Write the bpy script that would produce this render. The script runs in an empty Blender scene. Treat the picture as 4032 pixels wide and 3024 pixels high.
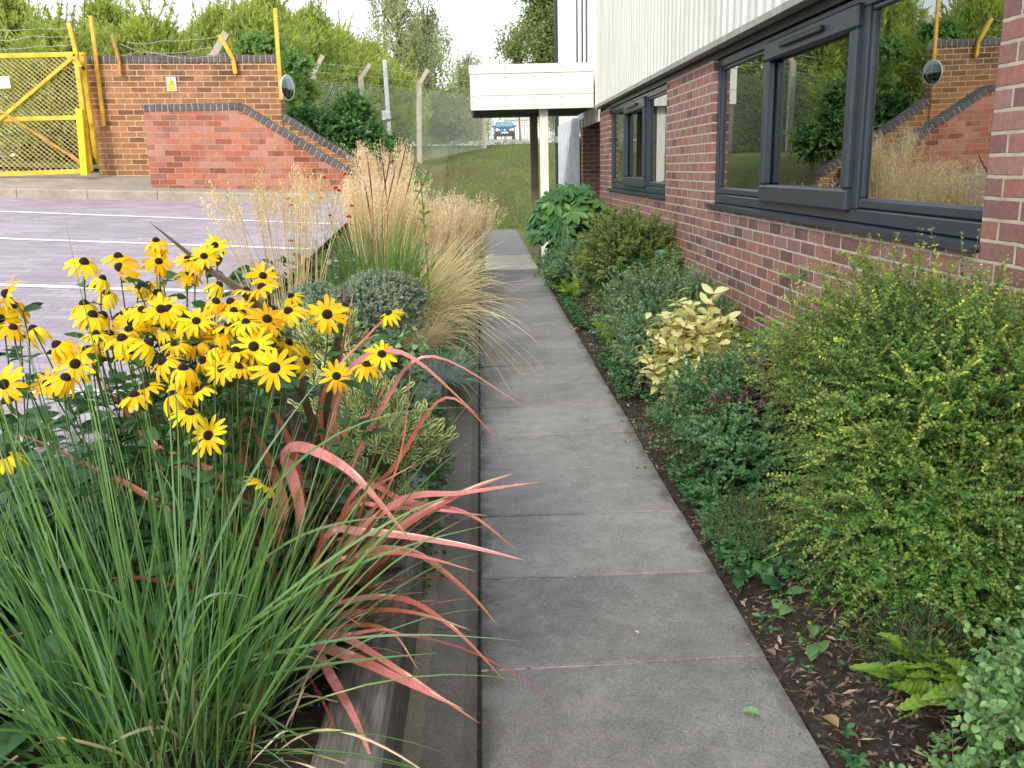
import bpy, bmesh, math, random
import numpy as np
from math import sin, cos, tan, atan, radians, pi, sqrt
from mathutils import Vector, Matrix

rng = np.random.default_rng(7)
random.seed(7)
S = bpy.context.scene
COL = S.collection

# ------------------------------------------------------------------ camera
FPX = 3400.0
PITCH = atan(852 / FPX); YAW = radians(1.72); ROLL = radians(1.51)
_f = np.array([sin(YAW) * cos(PITCH), cos(YAW) * cos(PITCH), -sin(PITCH)])
_R0 = np.array([cos(YAW), -sin(YAW), 0.0]); _U0 = np.cross(_R0, _f)
_R = cos(ROLL) * _R0 - sin(ROLL) * _U0; _U = sin(ROLL) * _R0 + cos(ROLL) * _U0
EYE = np.array([0, 0, 1.5])
cd = bpy.data.cameras.new('camera'); cam = bpy.data.objects.new('camera', cd); COL.objects.link(cam)
cd.sensor_width = 36; cd.lens = 36 * FPX / 4032; cd.clip_end = 2000; cd.clip_start = .05
M = Matrix.Identity(4)
for i in range(3):
    M[i][0] = _R[i]; M[i][1] = _U[i]; M[i][2] = -_f[i]; M[i][3] = EYE[i]
cam.matrix_world = M
S.camera = cam

# ------------------------------------------------------------------ sky, sun, exposure
SUN_EL = radians(32); SUN_AZ = radians(205)      # compass style: from behind the camera, a little to the left
w = bpy.data.worlds.new('World'); S.world = w; w.use_nodes = True
nt = w.node_tree; nt.nodes.clear()
out = nt.nodes.new('ShaderNodeOutputWorld'); bg = nt.nodes.new('ShaderNodeBackground')
sky = nt.nodes.new('ShaderNodeTexSky'); sky.sky_type = 'NISHITA'; sky.sun_disc = False
sky.sun_elevation = SUN_EL; sky.sun_rotation = SUN_AZ; sky.air_density = 1.2; sky.dust_density = 4; sky.ozone_density = 1
mx = nt.nodes.new('ShaderNodeMix'); mx.data_type = 'RGBA'; mx.inputs[0].default_value = .7
mx.inputs[7].default_value = (11.2, 11.6, 12.2, 1)           # the high white cloud layer
nt.links.new(sky.outputs[0], mx.inputs[6]); nt.links.new(mx.outputs[2], bg.inputs[0])
bg.inputs[1].default_value = .12
nt.links.new(bg.outputs[0], out.inputs[0])
sl = bpy.data.lights.new('sun', 'SUN'); sl.energy = 2.0; sl.angle = radians(9); sl.color = (1, .9, .74)
so = bpy.data.objects.new('sun', sl); COL.objects.link(so)
sd = Vector((sin(SUN_AZ) * cos(SUN_EL), cos(SUN_AZ) * cos(SUN_EL), sin(SUN_EL)))
so.rotation_euler = sd.to_track_quat('Z', 'Y').to_euler(); so.location = (0, -20, 30)
S.view_settings.view_transform = 'Standard'; S.view_settings.look = 'None'
S.view_settings.exposure = 0.35; S.view_settings.gamma = 1
S.render.engine = 'CYCLES'
try:
    S.cycles.max_bounces = 7; S.cycles.transparent_max_bounces = 12; S.cycles.transmission_bounces = 4
    S.cycles.use_denoising = True
except Exception: pass

# ------------------------------------------------------------------ helpers
def at(x, y, Y, dz=0):
    """point of the place seen at photo pixel (x, y) that lies Y metres down the path"""
    d = _f + (x - 2016) / FPX * _R - (y - 1512) / FPX * _U
    q = EYE + d * (Y / d[1]); q[2] += dz
    return q
def AD(x, y, Y): return at(x * 1.8228, y * 1.8228, Y)
def road_z(x, y): return .75 + .072 * (y - 6.2) - .045 * (x + 2.8)
def pave_z(x, y): return road_z(x, 11.6) + .12 + .13 * (y - 11.6)
def bed_z(x, y):
    t = min(1, max(0, (-.42 - x) / 1.05)); t = t * t * (3 - 2 * t)
    e = road_z(-1.5, y) - .03
    return .29 * (1 - t) + max(.3, e) * t

def tag(o, label=None, cat=None, group=None, kind=None):
    if label: o['label'] = label
    if cat: o['category'] = cat
    if group: o['group'] = group
    if kind: o['kind'] = kind
    return o
def empty(name, loc, label, cat, group=None):
    o = bpy.data.objects.new(name, None); COL.objects.link(o); o.location = tuple(float(v) for v in loc); o.empty_display_size = .1
    return tag(o, label, cat, group)

def link(name, me, mat, parent=None):
    o = bpy.data.objects.new(name, me); COL.objects.link(o)
    if mat and not me.materials: me.materials.append(mat)
    if parent:
        o.parent = parent
        p = parent; off = Vector((0, 0, 0))
        while p: off += p.location; p = p.parent
        o.location = -off
    return o
def rawmesh(name, V, F, tint=None, smooth=False, nper=4):
    """V (n,3), F (m,nper) numpy -> mesh, tint (n,4) -> point colour 'tint'"""
    V = np.asarray(V, np.float32); F = np.asarray(F, np.int32)
    me = bpy.data.meshes.new(name)
    me.vertices.add(len(V)); me.vertices.foreach_set('co', V.ravel())
    me.loops.add(F.size); me.loops.foreach_set('vertex_index', F.ravel())
    me.polygons.add(len(F))
    me.polygons.foreach_set('loop_start', np.arange(len(F), dtype=np.int32) * nper)
    me.polygons.foreach_set('loop_total', np.full(len(F), nper, np.int32))
    me.polygons.foreach_set('use_smooth', np.full(len(F), bool(smooth)))
    if tint is not None:
        a = me.color_attributes.new('tint', 'FLOAT_COLOR', 'POINT')
        a.data.foreach_set('color', np.asarray(tint, np.float32).ravel())
    me.update(calc_edges=True); me.validate()
    return me

class MB:
    """collects simple solids, links them as one mesh"""
    def __init__(s): s.bm = bmesh.new()
    def box(s, a, b, bev=0, rot=None, col=None):
        a = Vector(a); b = Vector(b); c = (a + b) / 2; d = b - a
        r = bmesh.ops.create_cube(s.bm, size=1)
        mat = Matrix.Translation(c) @ (rot.to_4x4() if rot else Matrix.Identity(4)) @ Matrix.Diagonal((abs(d.x), abs(d.y), abs(d.z), 1))
        bmesh.ops.transform(s.bm, matrix=mat, verts=r['verts'])
        if bev:
            es = list({e for v in r['verts'] for e in v.link_edges})
            bmesh.ops.bevel(s.bm, geom=es, offset=bev, segments=1, affect='EDGES')
        return s
    def bar(s, p, q, wx, wy=None, up=(0, 0, 1)):
        """square bar from p to q"""
        p = Vector(p); q = Vector(q); wy = wy or wx; d = (q - p); L = d.length; d.normalize()
        u = Vector(up)
        if abs(d.dot(u)) > .95: u = Vector((0, 1, 0))
        x = d.cross(u).normalized(); y = x.cross(d)
        r = bmesh.ops.create_cube(s.bm, size=1)
        m = Matrix((x * wx, y * wy, d * L)).transposed().to_4x4(); m.translation = (p + q) / 2
        bmesh.ops.transform(s.bm, matrix=m, verts=r['verts']); return s
    def tube(s, pts, r, n=8, r2=None, cap=True):
        pts = [Vector(p) for p in pts]; rings = []
        for i, p in enumerate(pts):
            d = (pts[min(i + 1, len(pts) - 1)] - pts[max(i - 1, 0)]).normalized()
            u = Vector((0, 0, 1)) if abs(d.z) < .9 else Vector((1, 0, 0))
            x = d.cross(u).normalized(); y = x.cross(d)
            rr = r if r2 is None else r + (r2 - r) * i / (len(pts) - 1)
            rings.append([s.bm.verts.new(p + (x * cos(2 * pi * k / n) + y * sin(2 * pi * k / n)) * rr) for k in range(n)])
        for a, b in zip(rings, rings[1:]):
            for k in range(n): s.bm.faces.new((a[k], a[(k + 1) % n], b[(k + 1) % n], b[k]))
        if cap:
            s.bm.faces.new(rings[0][::-1]); s.bm.faces.new(rings[-1])
        return s
    def prism(s, pts, vec):
        """extrude polygon pts by vec"""
        v = Vector(vec); a = [s.bm.verts.new(Vector(p)) for p in pts]; b = [s.bm.verts.new(Vector(p) + v) for p in pts]
        s.bm.faces.new(a); s.bm.faces.new(b[::-1]); n = len(a)
        for i in range(n): s.bm.faces.new((a[i], b[i], b[(i + 1) % n], a[(i + 1) % n]))
        return s
    def build(s, name, mat, parent=None, tilt=0, smooth=False):
        bmesh.ops.recalc_face_normals(s.bm, faces=s.bm.faces)
        uv = s.bm.loops.layers.uv.new('UVMap')
        t = tan(tilt)
        for f in s.bm.faces:
            n = f.normal
            ax = max(range(3), key=lambda i: abs(n[i]))
            for l in f.loops:
                c = l.vert.co
                if ax == 0: l[uv].uv = (c.y, c.z)
                elif ax == 1: l[uv].uv = (c.x, c.z + c.x * t)
                else: l[uv].uv = (c.x, c.y)
            f.smooth = smooth
        me = bpy.data.meshes.new(name); s.bm.to_mesh(me); s.bm.free()
        return link(name, me, mat, parent)

# ------------------------------------------------------------------ materials
def newmat(name):
    m = bpy.data.materials.new(name); m.use_nodes = True
    return m, m.node_tree, m.node_tree.nodes['Principled BSDF']
def nd(t, ty, **k):
    n = t.nodes.new(ty)
    for a, b in k.items(): setattr(n, a, b)
    return n
def ramp(t, fac, stops, interp='LINEAR'):
    r = nd(t, 'ShaderNodeValToRGB'); r.color_ramp.interpolation = interp
    while len(r.color_ramp.elements) < len(stops): r.color_ramp.elements.new(.5)
    for e, (p, c) in zip(r.color_ramp.elements, stops): e.position = p; e.color = (*c, 1)
    t.links.new(fac, r.inputs[0]); return r.outputs[0]
def noise(t, vec, scale, detail=4, rough=.6, dist=0):
    n = nd(t, 'ShaderNodeTexNoise'); n.inputs['Scale'].default_value = scale; n.inputs['Detail'].default_value = detail
    n.inputs['Roughness'].default_value = rough; n.inputs['Distortion'].default_value = dist
    if vec is not None: t.links.new(vec, n.inputs['Vector'])
    return n.outputs[0]
def mixc(t, fac, a, b, mode='MIX'):
    m = nd(t, 'ShaderNodeMix', data_type='RGBA', blend_type=mode)
    for s, v in ((0, fac), (6, a), (7, b)):
        if isinstance(v, (int, float)): m.inputs[s].default_value = v
        elif isinstance(v, tuple): m.inputs[s].default_value = (*v, 1)
        else: t.links.new(v, m.inputs[s])
    return m.outputs[2]
def mth(t, op, a, b=0.0):
    m = nd(t, 'ShaderNodeMath', operation=op)
    for s, v in ((0, a), (1, b)):
        if isinstance(v, (int, float)): m.inputs[s].default_value = v
        else: t.links.new(v, m.inputs[s])
    return m.outputs[0]
def bump(t, p, h, strength=.3, dist=.01):
    b = nd(t, 'ShaderNodeBump'); b.inputs['Strength'].default_value = strength; b.inputs['Distance'].default_value = dist
    t.links.new(h, b.inputs['Height']); t.links.new(b.outputs[0], p.inputs['Normal'])
def coords(t, kind='Object'):
    if kind == 'UV':
        n = nd(t, 'ShaderNodeTexCoord'); return n.outputs['UV']
    g = nd(t, 'ShaderNodeNewGeometry'); return g.outputs['Position']
def plain(name, col, rough=.6, metal=0, var=.25, scale=8, bmp=.1, spec=.5):
    m, t, p = newmat(name); v = coords(t)
    n = noise(t, v, scale, 6)
    lo = tuple(c * (1 - var) for c in col); hi = tuple(min(1, c * (1 + var)) for c in col)
    t.links.new(ramp(t, n, [(.3, lo), (.7, hi)]), p.inputs['Base Color'])
    p.inputs['Roughness'].default_value = rough; p.inputs['Metallic'].default_value = metal
    p.inputs['Specular IOR Level'].default_value = spec
    if bmp: bump(t, p, noise(t, v, scale * 12, 3), bmp, .004)
    return m
def brickmat(name, stops, mortar, stain=None, bw=.225, rh=.075, ms=.0055, stainfac=.5, off=.5, mvar=.2, zd=None):
    m, t, p = newmat(name); uv = coords(t, 'UV'); pos = coords(t)
    # slightly wobbly edges
    wob = nd(t, 'ShaderNodeTexNoise'); wob.inputs['Scale'].default_value = 30; wob.inputs['Detail'].default_value = 2; t.links.new(uv, wob.inputs['Vector'])
    sb = nd(t, 'ShaderNodeVectorMath', operation='SUBTRACT'); t.links.new(wob.outputs[1], sb.inputs[0]); sb.inputs[1].default_value = (.5, .5, .5)
    sc = nd(t, 'ShaderNodeVectorMath', operation='SCALE'); t.links.new(sb.outputs[0], sc.inputs[0]); sc.inputs['Scale'].default_value = .006
    ad = nd(t, 'ShaderNodeVectorMath', operation='ADD'); t.links.new(uv, ad.inputs[0]); t.links.new(sc.outputs[0], ad.inputs[1])
    b = nd(t, 'ShaderNodeTexBrick'); b.offset = off; b.squash = 1
    b.inputs['Color1'].default_value = (0, 0, 0, 1); b.inputs['Color2'].default_value = (1, 1, 1, 1); b.inputs['Mortar'].default_value = (.5, .5, .5, 1)
    b.inputs['Scale'].default_value = 1; b.inputs['Mortar Size'].default_value = ms; b.inputs['Mortar Smooth'].default_value = .35
    b.inputs['Brick Width'].default_value = bw; b.inputs['Row Height'].default_value = rh
    t.links.new(ad.outputs[0], b.inputs['Vector'])
    c = ramp(t, b.outputs['Color'], stops)
    n1 = noise(t, pos, 40, 6, .7); c = mixc(t, .8, c, ramp(t, n1, [(.25, (.62, .62, .62)), (.75, (1.25, 1.25, 1.25))]), 'MULTIPLY')
    n2 = noise(t, pos, 1.1, 4, .6); c = mixc(t, .7, c, ramp(t, n2, [(.3, (.72, .72, .74)), (.7, (1.15, 1.12, 1.1))]), 'MULTIPLY')
    if stain:
        n3 = noise(t, pos, 2.3, 5, .65, .6)
        c = mixc(t, mth(t, 'MULTIPLY', ramp(t, n3, [(.5, (0, 0, 0)), (.72, (1, 1, 1))]), stainfac), c, stain)
    if zd:
        sx = nd(t, 'ShaderNodeSeparateXYZ'); t.links.new(pos, sx.inputs[0])
        h = nd(t, 'ShaderNodeMapRange'); t.links.new(sx.outputs[2], h.inputs[0]); h.inputs[1].default_value = zd[0]; h.inputs[2].default_value = zd[1]
        n4 = noise(t, pos, 3.2, 5, .7)
        f = mth(t, 'MULTIPLY', h.outputs[0], ramp(t, n4, [(.38, (0, 0, 0)), (.6, (1, 1, 1))]))
        c = mixc(t, mth(t, 'MULTIPLY', f, .8), c, zd[2])
    mo = mixc(t, 1, mortar, ramp(t, noise(t, pos, 14, 5), [(.3, (1 - mvar,) * 3), (.7, (1 + mvar,) * 3)]), 'MULTIPLY')
    c = mixc(t, b.outputs['Fac'], c, mo)
    t.links.new(c, p.inputs['Base Color']); p.inputs['Roughness'].default_value = .85
    inv = mth(t, 'SUBTRACT', 1.0, b.outputs['Fac'])
    hgt = mth(t, 'ADD', inv, mth(t, 'MULTIPLY', noise(t, pos, 120, 4), .35))
    bump(t, p, hgt, .7, .006)
    return m
def leafmat(name, stops, trans=.3, rough=.45, young=None, edge=None, edgepos=(.55, .7), under=None, spec=.4, tip=None):
    """tint.r random per leaf, tint.g 0 midrib .. 1 margin, tint.b young growth, alpha unused"""
    m, t, p = newmat(name)
    a = nd(t, 'ShaderNodeAttribute', attribute_name='tint'); sx = nd(t, 'ShaderNodeSeparateColor'); t.links.new(a.outputs['Color'], sx.inputs[0])
    c = ramp(t, sx.outputs[0], stops)
    if young: c = mixc(t, sx.outputs[2], c, young)
    if edge:
        pos = coords(t); n = noise(t, pos, 90, 3)
        f = mth(t, 'ADD', sx.outputs[1], mth(t, 'MULTIPLY', mth(t, 'SUBTRACT', n, .5), .5))
        c = mixc(t, ramp(t, f, [(edgepos[0], (0, 0, 0)), (edgepos[1], (1, 1, 1))]), c, edge)
    t.links.new(c, p.inputs['Base Color']); p.inputs['Roughness'].default_value = rough; p.inputs['Specular IOR Level'].default_value = spec
    if trans:
        tr = nd(t, 'ShaderNodeBsdfTranslucent'); t.links.new(mixc(t, 1, c, (1.2, 1.25, .8), 'MULTIPLY'), tr.inputs[0])
        ms = nd(t, 'ShaderNodeMixShader'); ms.inputs[0].default_value = trans
        o = t.nodes['Material Output']
        t.links.new(p.outputs[0], ms.inputs[1]); t.links.new(tr.outputs[0], ms.inputs[2]); t.links.new(ms.outputs[0], o.inputs[0])
    return m

MT = {}
MT['brick_near'] = brickmat('wall_brick', [(.0, (.13, .075, .072)), (.15, (.2, .1, .093)), (.45, (.28, .145, .13)), (.62, (.32, .135, .112)), (.8, (.3, .175, .16)), (1, (.24, .12, .11))], (.44, .39, .33), stain=(.27, .17, .16), stainfac=.35, ms=.0078)
MT['brick_red'] = brickmat('red_brick', [(0, (.22, .08, .055)), (.3, (.42, .14, .085)), (.6, (.52, .2, .13)), (.85, (.5, .25, .19)), (1, (.33, .15, .12))], (.52, .33, .24), stain=(.58, .33, .27), stainfac=.55, ms=.0045)
MT['brick_tan'] = brickmat('tan_brick', [(0, (.2, .1, .06)), (.3, (.4, .19, .1)), (.7, (.5, .25, .13)), (1, (.34, .16, .08))], (.66, .47, .28), stain=(.45, .25, .1), stainfac=.35, ms=.0065, zd=(2.3, 3.0, (.07, .045, .032)))
MT['brick_dark'] = MT['brick_near']
MT['mortar'] = plain('coping_mortar', (.5, .38, .25), .9)
MT['blue_brick'] = plain('blue_brick', (.085, .085, .1), .55, var=.45, scale=5)
def pavers():
    m, t, p = newmat('block_paving'); pos = coords(t)
    mp = nd(t, 'ShaderNodeMapping'); mp.inputs['Rotation'].default_value = (0, 0, radians(2)); t.links.new(pos, mp.inputs[0])
    b = nd(t, 'ShaderNodeTexBrick'); b.inputs['Color1'].default_value = (0, 0, 0, 1); b.inputs['Color2'].default_value = (1, 1, 1, 1)
    b.inputs['Scale'].default_value = 1; b.inputs['Mortar Size'].default_value = .003; b.inputs['Brick Width'].default_value = .2; b.inputs['Row Height'].default_value = .1
    t.links.new(mp.outputs[0], b.inputs['Vector'])
    c = ramp(t, b.outputs['Color'], [(0, (.33, .28, .34)), (.5, (.38, .33, .39)), (1, (.43, .38, .43))])
    n = noise(t, pos, .7, 5); c = mixc(t, .8, c, ramp(t, n, [(.3, (.8, .78, .8)), (.7, (1.1, 1.12, 1.15))]), 'MULTIPLY')
    n = noise(t, pos, 60, 3); c = mixc(t, .5, c, ramp(t, n, [(.3, (.8, .8, .8)), (.7, (1.2, 1.2, 1.2))]), 'MULTIPLY')
    c = mixc(t, b.outputs['Fac'], c, (.22, .18, .19))
    t.links.new(c, p.inputs['Base Color']); p.inputs['Roughness'].default_value = .8
    bump(t, p, mth(t, 'SUBTRACT', 1.0, b.outputs['Fac']), .5, .005)
    return m
MT['pavers'] = pavers()
def concrete(name, base, var=.3, lich=True, bm=.35, slab=False, dark=(.06, .06, .05), fine=160):
    m, t, p = newmat(name); pos = coords(t)
    n1 = noise(t, pos, 1.6, 6, .65, .4); n2 = noise(t, pos, 9, 6, .7); n3 = noise(t, pos, fine, 3, .7)
    c = ramp(t, n1, [(.3, tuple(v * (1 - var) for v in base)), (.7, tuple(v * (1 + var) for v in base))])
    if slab:
        a = nd(t, 'ShaderNodeAttribute', attribute_name='tint')
        c = mixc(t, 1, c, ramp(t, a.outputs['Fac'], [(0, (.82, .82, .82)), (1, (1.18, 1.17, 1.15))]), 'MULTIPLY')
    c = mixc(t, .8, c, ramp(t, n2, [(.3, (.74, .74, .73)), (.7, (1.22, 1.22, 1.22))]), 'MULTIPLY')
    c = mixc(t, .9, c, ramp(t, n3, [(.32, (.6, .6, .6)), (.5, (1, 1, 1)), (.72, (1.45, 1.45, 1.45))]), 'MULTIPLY')
    if slab and lich:
        sx = nd(t, 'ShaderNodeSeparateXYZ'); t.links.new(pos, sx.inputs[0]); x = sx.outputs[0]
        d_ = mth(t, 'MINIMUM', mth(t, 'SUBTRACT', .848, x), mth(t, 'ADD', x, .047)); e_ = mth(t, 'ADD', d_, mth(t, 'MULTIPLY', mth(t, 'SUBTRACT', noise(t, pos, 7, 5, .7), .5), .22))
        c = mixc(t, ramp(t, e_, [(0, (.75, .75, .75)), (.06, (0, 0, 0))]), c, (.06, .058, .04))
        c = mixc(t, ramp(t, noise(t, pos, 2.6, 6, .75, 1.2), [(.52, (0, 0, 0)), (.66, (.4, .4, .4))]), c, (.34, .34, .33))
        c = mixc(t, ramp(t, noise(t, pos, 4.5, 6, .75, .8), [(.55, (0, 0, 0)), (.7, (.35, .35, .35))]), c, (.12, .12, .12))
    if lich:
        v = noise(t, pos, 22, 4, .8); c = mixc(t, ramp(t, v, [(.64, (0, 0, 0)), (.74, (.6, .6, .6))]), c, dark)
        v = noise(t, pos, 31, 5, .75, 1); c = mixc(t, ramp(t, v, [(.66, (0, 0, 0)), (.76, (.45, .45, .45))]), c, (.42, .41, .36))
    t.links.new(c, p.inputs['Base Color']); p.inputs['Roughness'].default_value = .82
    bump(t, p, mth(t, 'ADD', n3, mth(t, 'MULTIPLY', n2, 1.5)), bm, .004)
    return m
MT['slab'] = concrete('paving_slab', (.225, .225, .228), .2, slab=True)
MT['kerb'] = concrete('kerb_concrete', (.17, .16, .145), .35)
MT['lip'] = concrete('old_mortar', (.24, .21, .17), .35)
MT['slab_light'] = concrete('light_concrete', (.36, .36, .345), .12, lich=False)
MT['slab_blue'] = concrete('far_paving', (.25, .265, .28), .15, lich=False, slab=True)
MT['pavement'] = concrete('pavement_concrete', (.33, .31, .27), .2)
MT['kerb2'] = concrete('road_kerb_concrete', (.38, .34, .29), .2)
MT['post_conc'] = concrete('post_concrete', (.5, .46, .4), .2)
MT['far_road'] = concrete('far_road', (.62, .56, .54), .1, lich=False)
def timber():
    m, t, p = newmat('weathered_timber'); pos = coords(t)
    mp = nd(t, 'ShaderNodeMapping'); mp.inputs['Scale'].default_value = (30, 1.2, 30); t.links.new(pos, mp.inputs[0])
    n = noise(t, mp.outputs[0], 2.2, 7, .7, .6); n2 = noise(t, pos, 2.5, 5)
    c = ramp(t, n, [(.28, (.05, .048, .046)), (.5, (.15, .146, .14)), (.75, (.32, .31, .3))])
    c = mixc(t, .8, c, ramp(t, n2, [(.35, (.55, .52, .48)), (.65, (1.2, 1.2, 1.2))]), 'MULTIPLY')
    t.links.new(c, p.inputs['Base Color']); p.inputs['Roughness'].default_value = .85; bump(t, p, n, .6, .006); return m
MT['timber'] = timber()
def soil():
    m, t, p = newmat('soil'); pos = coords(t)
    n = noise(t, pos, 26, 8, .75, .5); n2 = noise(t, pos, 3, 4)
    c = ramp(t, n, [(.3, (.012, .008, .006)), (.5, (.04, .03, .023)), (.62, (.085, .064, .05)), (.75, (.19, .15, .115))])
    c = mixc(t, .6, c, ramp(t, n2, [(.35, (.6, .6, .6)), (.65, (1.2, 1.2, 1.2))]), 'MULTIPLY')
    t.links.new(c, p.inputs['Base Color']); p.inputs['Roughness'].default_value = .95; bump(t, p, n, 1, .03); return m
MT['soil'] = soil()
def turf():
    m, t, p = newmat('turf'); pos = coords(t)
    n = noise(t, pos, .8, 6, .65, .4); n2 = noise(t, pos, 14, 6, .75); n3 = noise(t, pos, 90, 4, .8)
    c = ramp(t, n, [(.36, (.13, .19, .06)), (.5, (.19, .27, .085)), (.6, (.23, .26, .1)), (.72, (.3, .25, .13))])
    c = mixc(t, ramp(t, noise(t, pos, .45, 7, .75, .6), [(.5, (0, 0, 0)), (.6, (.75, .75, .75))]), c, (.25, .2, .11))
    c = mixc(t, .9, c, ramp(t, n2, [(.3, (.5, .5, .45)), (.7, (1.35, 1.3, 1.2))]), 'MULTIPLY')
    c = mixc(t, .7, c, ramp(t, n3, [(.3, (.6, .6, .6)), (.7, (1.4, 1.4, 1.3))]), 'MULTIPLY')
    t.links.new(c, p.inputs['Base Color']); p.inputs['Roughness'].default_value = .95; bump(t, p, mth(t, 'ADD', n2, n3), .9, .04); return m
MT['turf'] = turf()
MT['frame'] = plain('anthracite_frame', (.028, .042, .062), .34, var=.12, bmp=.02)
MT['vent'] = plain('black_plastic', (.01, .011, .013), .4, bmp=0)
def cladmat(name, col, streak=.35):
    m, t, p = newmat(name); pos = coords(t)
    mp = nd(t, 'ShaderNodeMapping'); mp.inputs['Scale'].default_value = (9, 9, .7); t.links.new(pos, mp.inputs[0])
    n = noise(t, mp.outputs[0], 1.5, 5, .65); n2 = noise(t, pos, 16, 5, .7)
    c = ramp(t, n, [(.3, tuple(v * (1 - streak) for v in col)), (.6, col)])
    c = mixc(t, ramp(t, n2, [(.62, (0, 0, 0)), (.8, (.5, .5, .5))]), c, (.3, .28, .22))
    t.links.new(c, p.inputs['Base Color']); p.inputs['Roughness'].default_value = .5; return m
MT['clad'] = cladmat('ribbed_cladding', (.6, .64, .6), .22)
MT['white'] = cladmat('white_panel', (.85, .85, .83), .12)
MT['flash'] = cladmat('drip_flashing', (.36, .37, .34), .5)
MT['soffit'] = plain('dark_soffit', (.05, .05, .045), .8)
MT['shutter'] = plain('steel_shutter', (.6, .66, .76), .4, .2, var=.2)
MT['dark_post'] = plain('grimy_post', (.2, .16, .12), .8, var=.4, scale=2)
MT['yellow'] = plain('yellow_paint', (.78, .5, .035), .45, var=.3, scale=6, bmp=.1)
MT['yellow_bright'] = plain('bright_yellow_paint', (.85, .72, .01), .45, var=.12)
MT['rusty'] = plain('rusty_yellow_paint', (.5, .26, .05), .6, var=.45, scale=9)
MT['mesh_wire'] = plain('gate_wire', (.75, .62, .3), .5, .2, var=.3)
MT['grey_wire'] = plain('galvanised_wire', (.62, .64, .6), .45, .4)
MT['galv'] = plain('galvanised_steel', (.42, .47, .52), .45, .5)
MT['sign_white'] = plain('sign_white', (.8, .8, .76), .4, var=.05, bmp=0)
MT['sign_yellow'] = plain('sign_yellow', (.85, .72, .03), .4, var=.05, bmp=0)
MT['sign_black'] = plain('sign_black', (.03, .03, .02), .5, bmp=0)
MT['line'] = plain('white_marking', (.78, .78, .78), .7, var=.2, scale=20)
MT['blind'] = plain('window_blind', (.55, .55, .5), .8, var=.1)
MT['blue_car'] = plain('blue_paint', (.01, .075, .25), .25, .3, var=.05, bmp=0)
MT['tyre'] = plain('black_rubber', (.012, .012, .013), .8, bmp=0)
MT['lens'] = plain('lamp_lens', (.8, .82, .85), .15, bmp=0)
MT['screen'] = plain('windscreen_glass', (.12, .3, .42), .1, bmp=0)
MT['far_white'] = plain('far_building', (.85, .85, .85), .7, var=.03)
MT['bark'] = plain('bark', (.13, .09, .06), .9, var=.4, scale=20, bmp=.4)
MT['greentwig'] = plain('greenish_twig', (.17, .15, .06), .8, var=.35, scale=30)
MT['twig'] = plain('twig_bark', (.2, .12, .06), .8, var=.3, scale=30)
def glassmat():
    m, t, p = newmat('window_glass'); o = t.nodes['Material Output']
    g = nd(t, 'ShaderNodeBsdfGlossy'); g.inputs['Roughness'].default_value = 0.0; g.inputs[0].default_value = (.8, .86, .84, 1)
    tr = nd(t, 'ShaderNodeBsdfTransparent'); tr.inputs[0].default_value = (.5, .58, .55, 1)
    lw = nd(t, 'ShaderNodeLayerWeight'); lw.inputs[0].default_value = .5
    mr = nd(t, 'ShaderNodeMapRange'); t.links.new(lw.outputs['Fresnel'], mr.inputs[0]); mr.inputs[3].default_value = .42; mr.inputs[4].default_value = .95
    ms = nd(t, 'ShaderNodeMixShader'); t.links.new(mr.outputs[0], ms.inputs[0]); t.links.new(tr.outputs[0], ms.inputs[1]); t.links.new(g.outputs[0], ms.inputs[2])
    # very slight unevenness of the sheet
    v = coords(t); b = nd(t, 'ShaderNodeBump'); b.inputs['Strength'].default_value = .02; b.inputs['Distance'].default_value = .003
    t.links.new(noise(t, v, 2.5, 1), b.inputs['Height']); t.links.new(b.outputs[0], g.inputs['Normal'])
    t.links.new(ms.outputs[0], o.inputs[0]); return m
MT['glass'] = glassmat()
mm, tt, pp = newmat('mirror_glass'); pp.inputs['Base Color'].default_value = (.3, .36, .38, 1); pp.inputs['Metallic'].default_value = 1; pp.inputs['Roughness'].default_value = .06
MT['mirror'] = mm

G = lambda *a: list(a)
MT['lonicera'] = leafmat('honeysuckle_leaf', [(0, (.035, .12, .03)), (.5, (.075, .22, .045)), (1, (.18, .38, .07))], young=(.72, .74, .15), trans=.35)
MT['lonicera2'] = leafmat('box_leaf', [(0, (.05, .11, .03)), (.5, (.1, .19, .05)), (1, (.18, .27, .07))], young=(.5, .46, .12), trans=.35)
MT['greyshrub'] = leafmat('grey_green_leaf', [(0, (.06, .15, .07)), (.5, (.11, .23, .11)), (1, (.21, .35, .18))], young=(.34, .48, .24))
MT['hebe'] = leafmat('hebe_leaf', [(0, (.035, .11, .045)), (.5, (.07, .19, .075)), (1, (.14, .3, .13))], young=(.26, .42, .2))
MT['purple'] = leafmat('purple_leaf', [(0, (.06, .03, .04)), (.5, (.1, .05, .06)), (1, (.17, .08, .08))])
MT['paleshrub'] = leafmat('pale_green_leaf', [(0, (.1, .22, .09)), (.5, (.16, .33, .13)), (1, (.24, .44, .18))], young=(.34, .52, .2))
MT['darklow'] = leafmat('dark_box_leaf', [(0, (.015, .05, .02)), (.5, (.03, .09, .035)), (1, (.06, .14, .05))], young=(.12, .22, .06))
MT['fatsia'] = leafmat('fatsia_leaf', [(0, (.03, .11, .035)), (.5, (.05, .16, .05)), (1, (.12, .26, .06))], rough=.4, trans=.2)
MT['fern'] = leafmat('fern_frond', [(0, (.14, .28, .04)), (1, (.28, .44, .08))], rough=.4)
MT['hydrangea'] = leafmat('broad_green_leaf', [(0, (.03, .11, .05)), (1, (.07, .2, .08))])
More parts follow.
